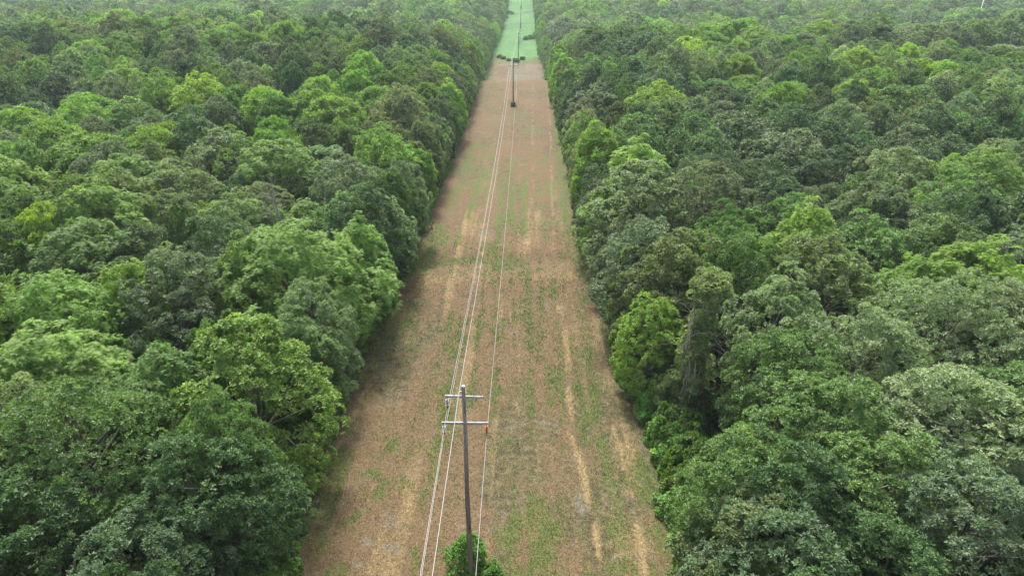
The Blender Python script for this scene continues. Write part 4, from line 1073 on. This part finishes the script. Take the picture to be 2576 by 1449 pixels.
# vine-clad half dead tree on the right
def vine_tree():
    x, Y = 17.4, 52.5; z = g1(x, Y); rg = np.random.default_rng(88)
    root = bpy.data.objects.new('dying_tree', None); COL.objects.link(root); root.location = (x, Y, z)
    tag(root, 'tall dying tree with bare grey stems and a leafy tuft on top', 'tree')
    m = MB()
    for sx in (0, -0.5):
        pts = np.stack([np.linspace(sx, sx * 1.6, 9) + rg.normal(0, .12, 9), np.linspace(0, 0.3, 9) + rg.normal(0, .1, 9), np.linspace(0, 16.5, 9)], 1)
        m.tube(pts, np.linspace(0.14, 0.04, 9), 6, cap=False)
    root.scale = (1, 1, 0.9)
    obj('trunk', m.mesh('trunk', M_DEAD, True), root)
    for k in range(9):
        m = MB(); zz = rg.uniform(8, 16); branchy(m, rg, (rg.normal(0, .4), 0, zz), unit(np.array([rg.normal(0, 1), rg.normal(-.4, .6), rg.uniform(-.2, 1)])), rg.uniform(1.5, 3.2), 0.05, 2, .7, 0.25)
        obj('branch', m.mesh('branch', M_DEAD, True), root)
    P = []; Nn = []; T = []
    for k in range(150):
        if k < 45: c = unit(rg.normal(size=3)) * rg.uniform(.5, 1) * np.array([1.9, 1.6, 1.7]) + np.array([0.2, 0, 16.4])
        else:
            a = rg.uniform(0, 6.28); zz = rg.uniform(2, 14); rr_ = 0.4 + (2.2 if zz < 8 else .9) * rg.random(); c = np.array([-0.9 * (14 - zz) / 14 + rr_ * math.cos(a), rr_ * math.sin(a), zz])
        q = unit(rg.normal(size=(30, 3)) + np.array([0, 0, .5])); P.append(c + q * rg.uniform(.3, .6)); Nn.append(q); T.append(np.clip(rg.normal(.4, .2, 30), 0, 1))
    P = np.concatenate(P); V, F = leaves_simple(rg, P, np.concatenate(Nn), 6, .26, .14)
    cr = obj('crown', mesh_from('crown', V, [F], [M_MAP], attrs={'tint': ('F', np.repeat(np.concatenate(T), len(V) // len(P)))}), root); cr['tcol'] = (0.22, 0.29, 0.12)
    # hanging dead vines
    m = MB()
    for k in range(26):
        px, py = rg.normal(-0.8, .45), rg.normal(-.5, .45); zt = rg.uniform(8, 14.5); n = 7
        pts = np.stack([px + np.cumsum(rg.normal(-0.03, .14, n)), py + np.cumsum(rg.normal(0, .12, n)), np.linspace(zt, zt - rg.uniform(3, 8), n)], 1); m.tube(pts, 0.024, 4, cap=False)
    vn = obj('dead_vines', m.mesh('dead_vines', simple('bleached_vine', (0.36, 0.32, 0.29), 0.9), True), root); vn['kind'] = 'stuff'
vine_tree()
# leaning pale trunk among the right woods
x, Y = at(2290, 640, 8); m = MB(); m.tube([(0, 0, 0), (-.3, 0, 4), (.2, 0, 7.5), (.6, -.2, 10.5)], [.34, .3, .26, .12], 8)
r_ = bpy.data.objects.new('dead_tree', None); COL.objects.link(r_); r_.location = (x, Y, g1(x, Y)); tag(r_, 'bare pale trunk standing among the vine hung trees on the right', 'dead tree')
obj('trunk', m.mesh('trunk', M_DEAD, True), r_)
for k, (u, v, lb) in enumerate([(2034, 68, 'left white dead snag before the big dark domes on the right ridge'), (2062, 72, 'right white dead snag with forked limbs on the right ridge')]):
    x, Y = at(u, v, 15); snag(x, Y, g1(x, Y), 20, lb, 90 + k, r=0.22, up=.5)
# brush pile of bare branches at the bottom right
def brush(u, v, label, seed, n=22, sp=2.2):
    x, Y = at(u, v, 1.5); rg = np.random.default_rng(seed); m = MB()
    for k in range(n):
        branchy(m, rg, (rg.normal(0, sp), rg.normal(0, sp * .7), 0.2), unit(np.array([rg.normal(0, 1), rg.normal(0, .8), rg.uniform(.15, .9)])), rg.uniform(2.5, 5), .05, 2, .5, .1)
    o = obj('brush_pile', m.mesh('brush_pile', M_DEAD, True), None, (x, Y, g1(x, Y))); tag(o, label, 'brush pile', kind=None)
brush(2400, 1400, 'tangle of bare grey branches in the opening at the bottom right', 95)
brush(60, 1400, 'bare twigs showing through the oaks at the bottom left', 96, 10, 1.5)
# stick on the grass
x, Y = at(1020, 982); rg = np.random.default_rng(5); m = MB(); m.tube([(-.95, -.12, .05), (-.4, 0, .07), (.3, .10, .08), (1.0, .22, .06)], [.03, .035, .03, .015], 6); m.tube([(-.3, .01, .07), (-.45, -.3, .06)], [.02, .01], 4)
tag(obj('fallen_branch', m.mesh('fallen_branch', M_DEAD, True), None, (x, Y, g1(x, Y))), 'thin pale fallen branch lying on the grass left of the nearest pole', 'branch')
x, Y = at(1022, 1215); m = MB(); m.tube([(-.1, -.9, .05), (.05, -.2, .07), (-.02, .3, .07), (-.3, 1.0, .05)], [.012, .018, .015, .01], 5)
# mast far right
x, Y = at(2469, 16, 20); m = MB(); m.tube([(0, 0, 0), (0.6, 0, 34)], [.30, .12], 8)
mo = obj('mast', m.mesh('mast', M_CAP, True), None, (x, Y, g1(x, Y))); tag(mo, 'slim white mast rising from the trees at the far right', 'mast')

# ------------------------------------------------------------------ haze
hz = MB(); hz.box((0, 700, 20), (2600, 2000, 110))
hm_, hnt, hp = newmat('haze'); hnt.nodes.remove(hp)
pv = hnt.nodes.new('ShaderNodeVolumePrincipled'); pv.inputs['Color'].default_value = (0.72, 0.86, 1.0, 1); pv.inputs['Density'].default_value = 0.00016; pv.inputs['Density Attribute'].default_value = ''
pv.inputs['Anisotropy'].default_value = 0.2
hnt.links.new(pv.outputs[0], hnt.nodes['Material Output'].inputs['Volume'])
tag(obj('haze', hz.mesh('haze', hm_)), 'thin bluish summer haze', kind='stuff')
print('tris', sum(sum(len(p.vertices) - 2 for p in me.polygons) if len(me.polygons) < 2000 else len(me.loops) - 2 * len(me.polygons) for me in bpy.data.meshes))
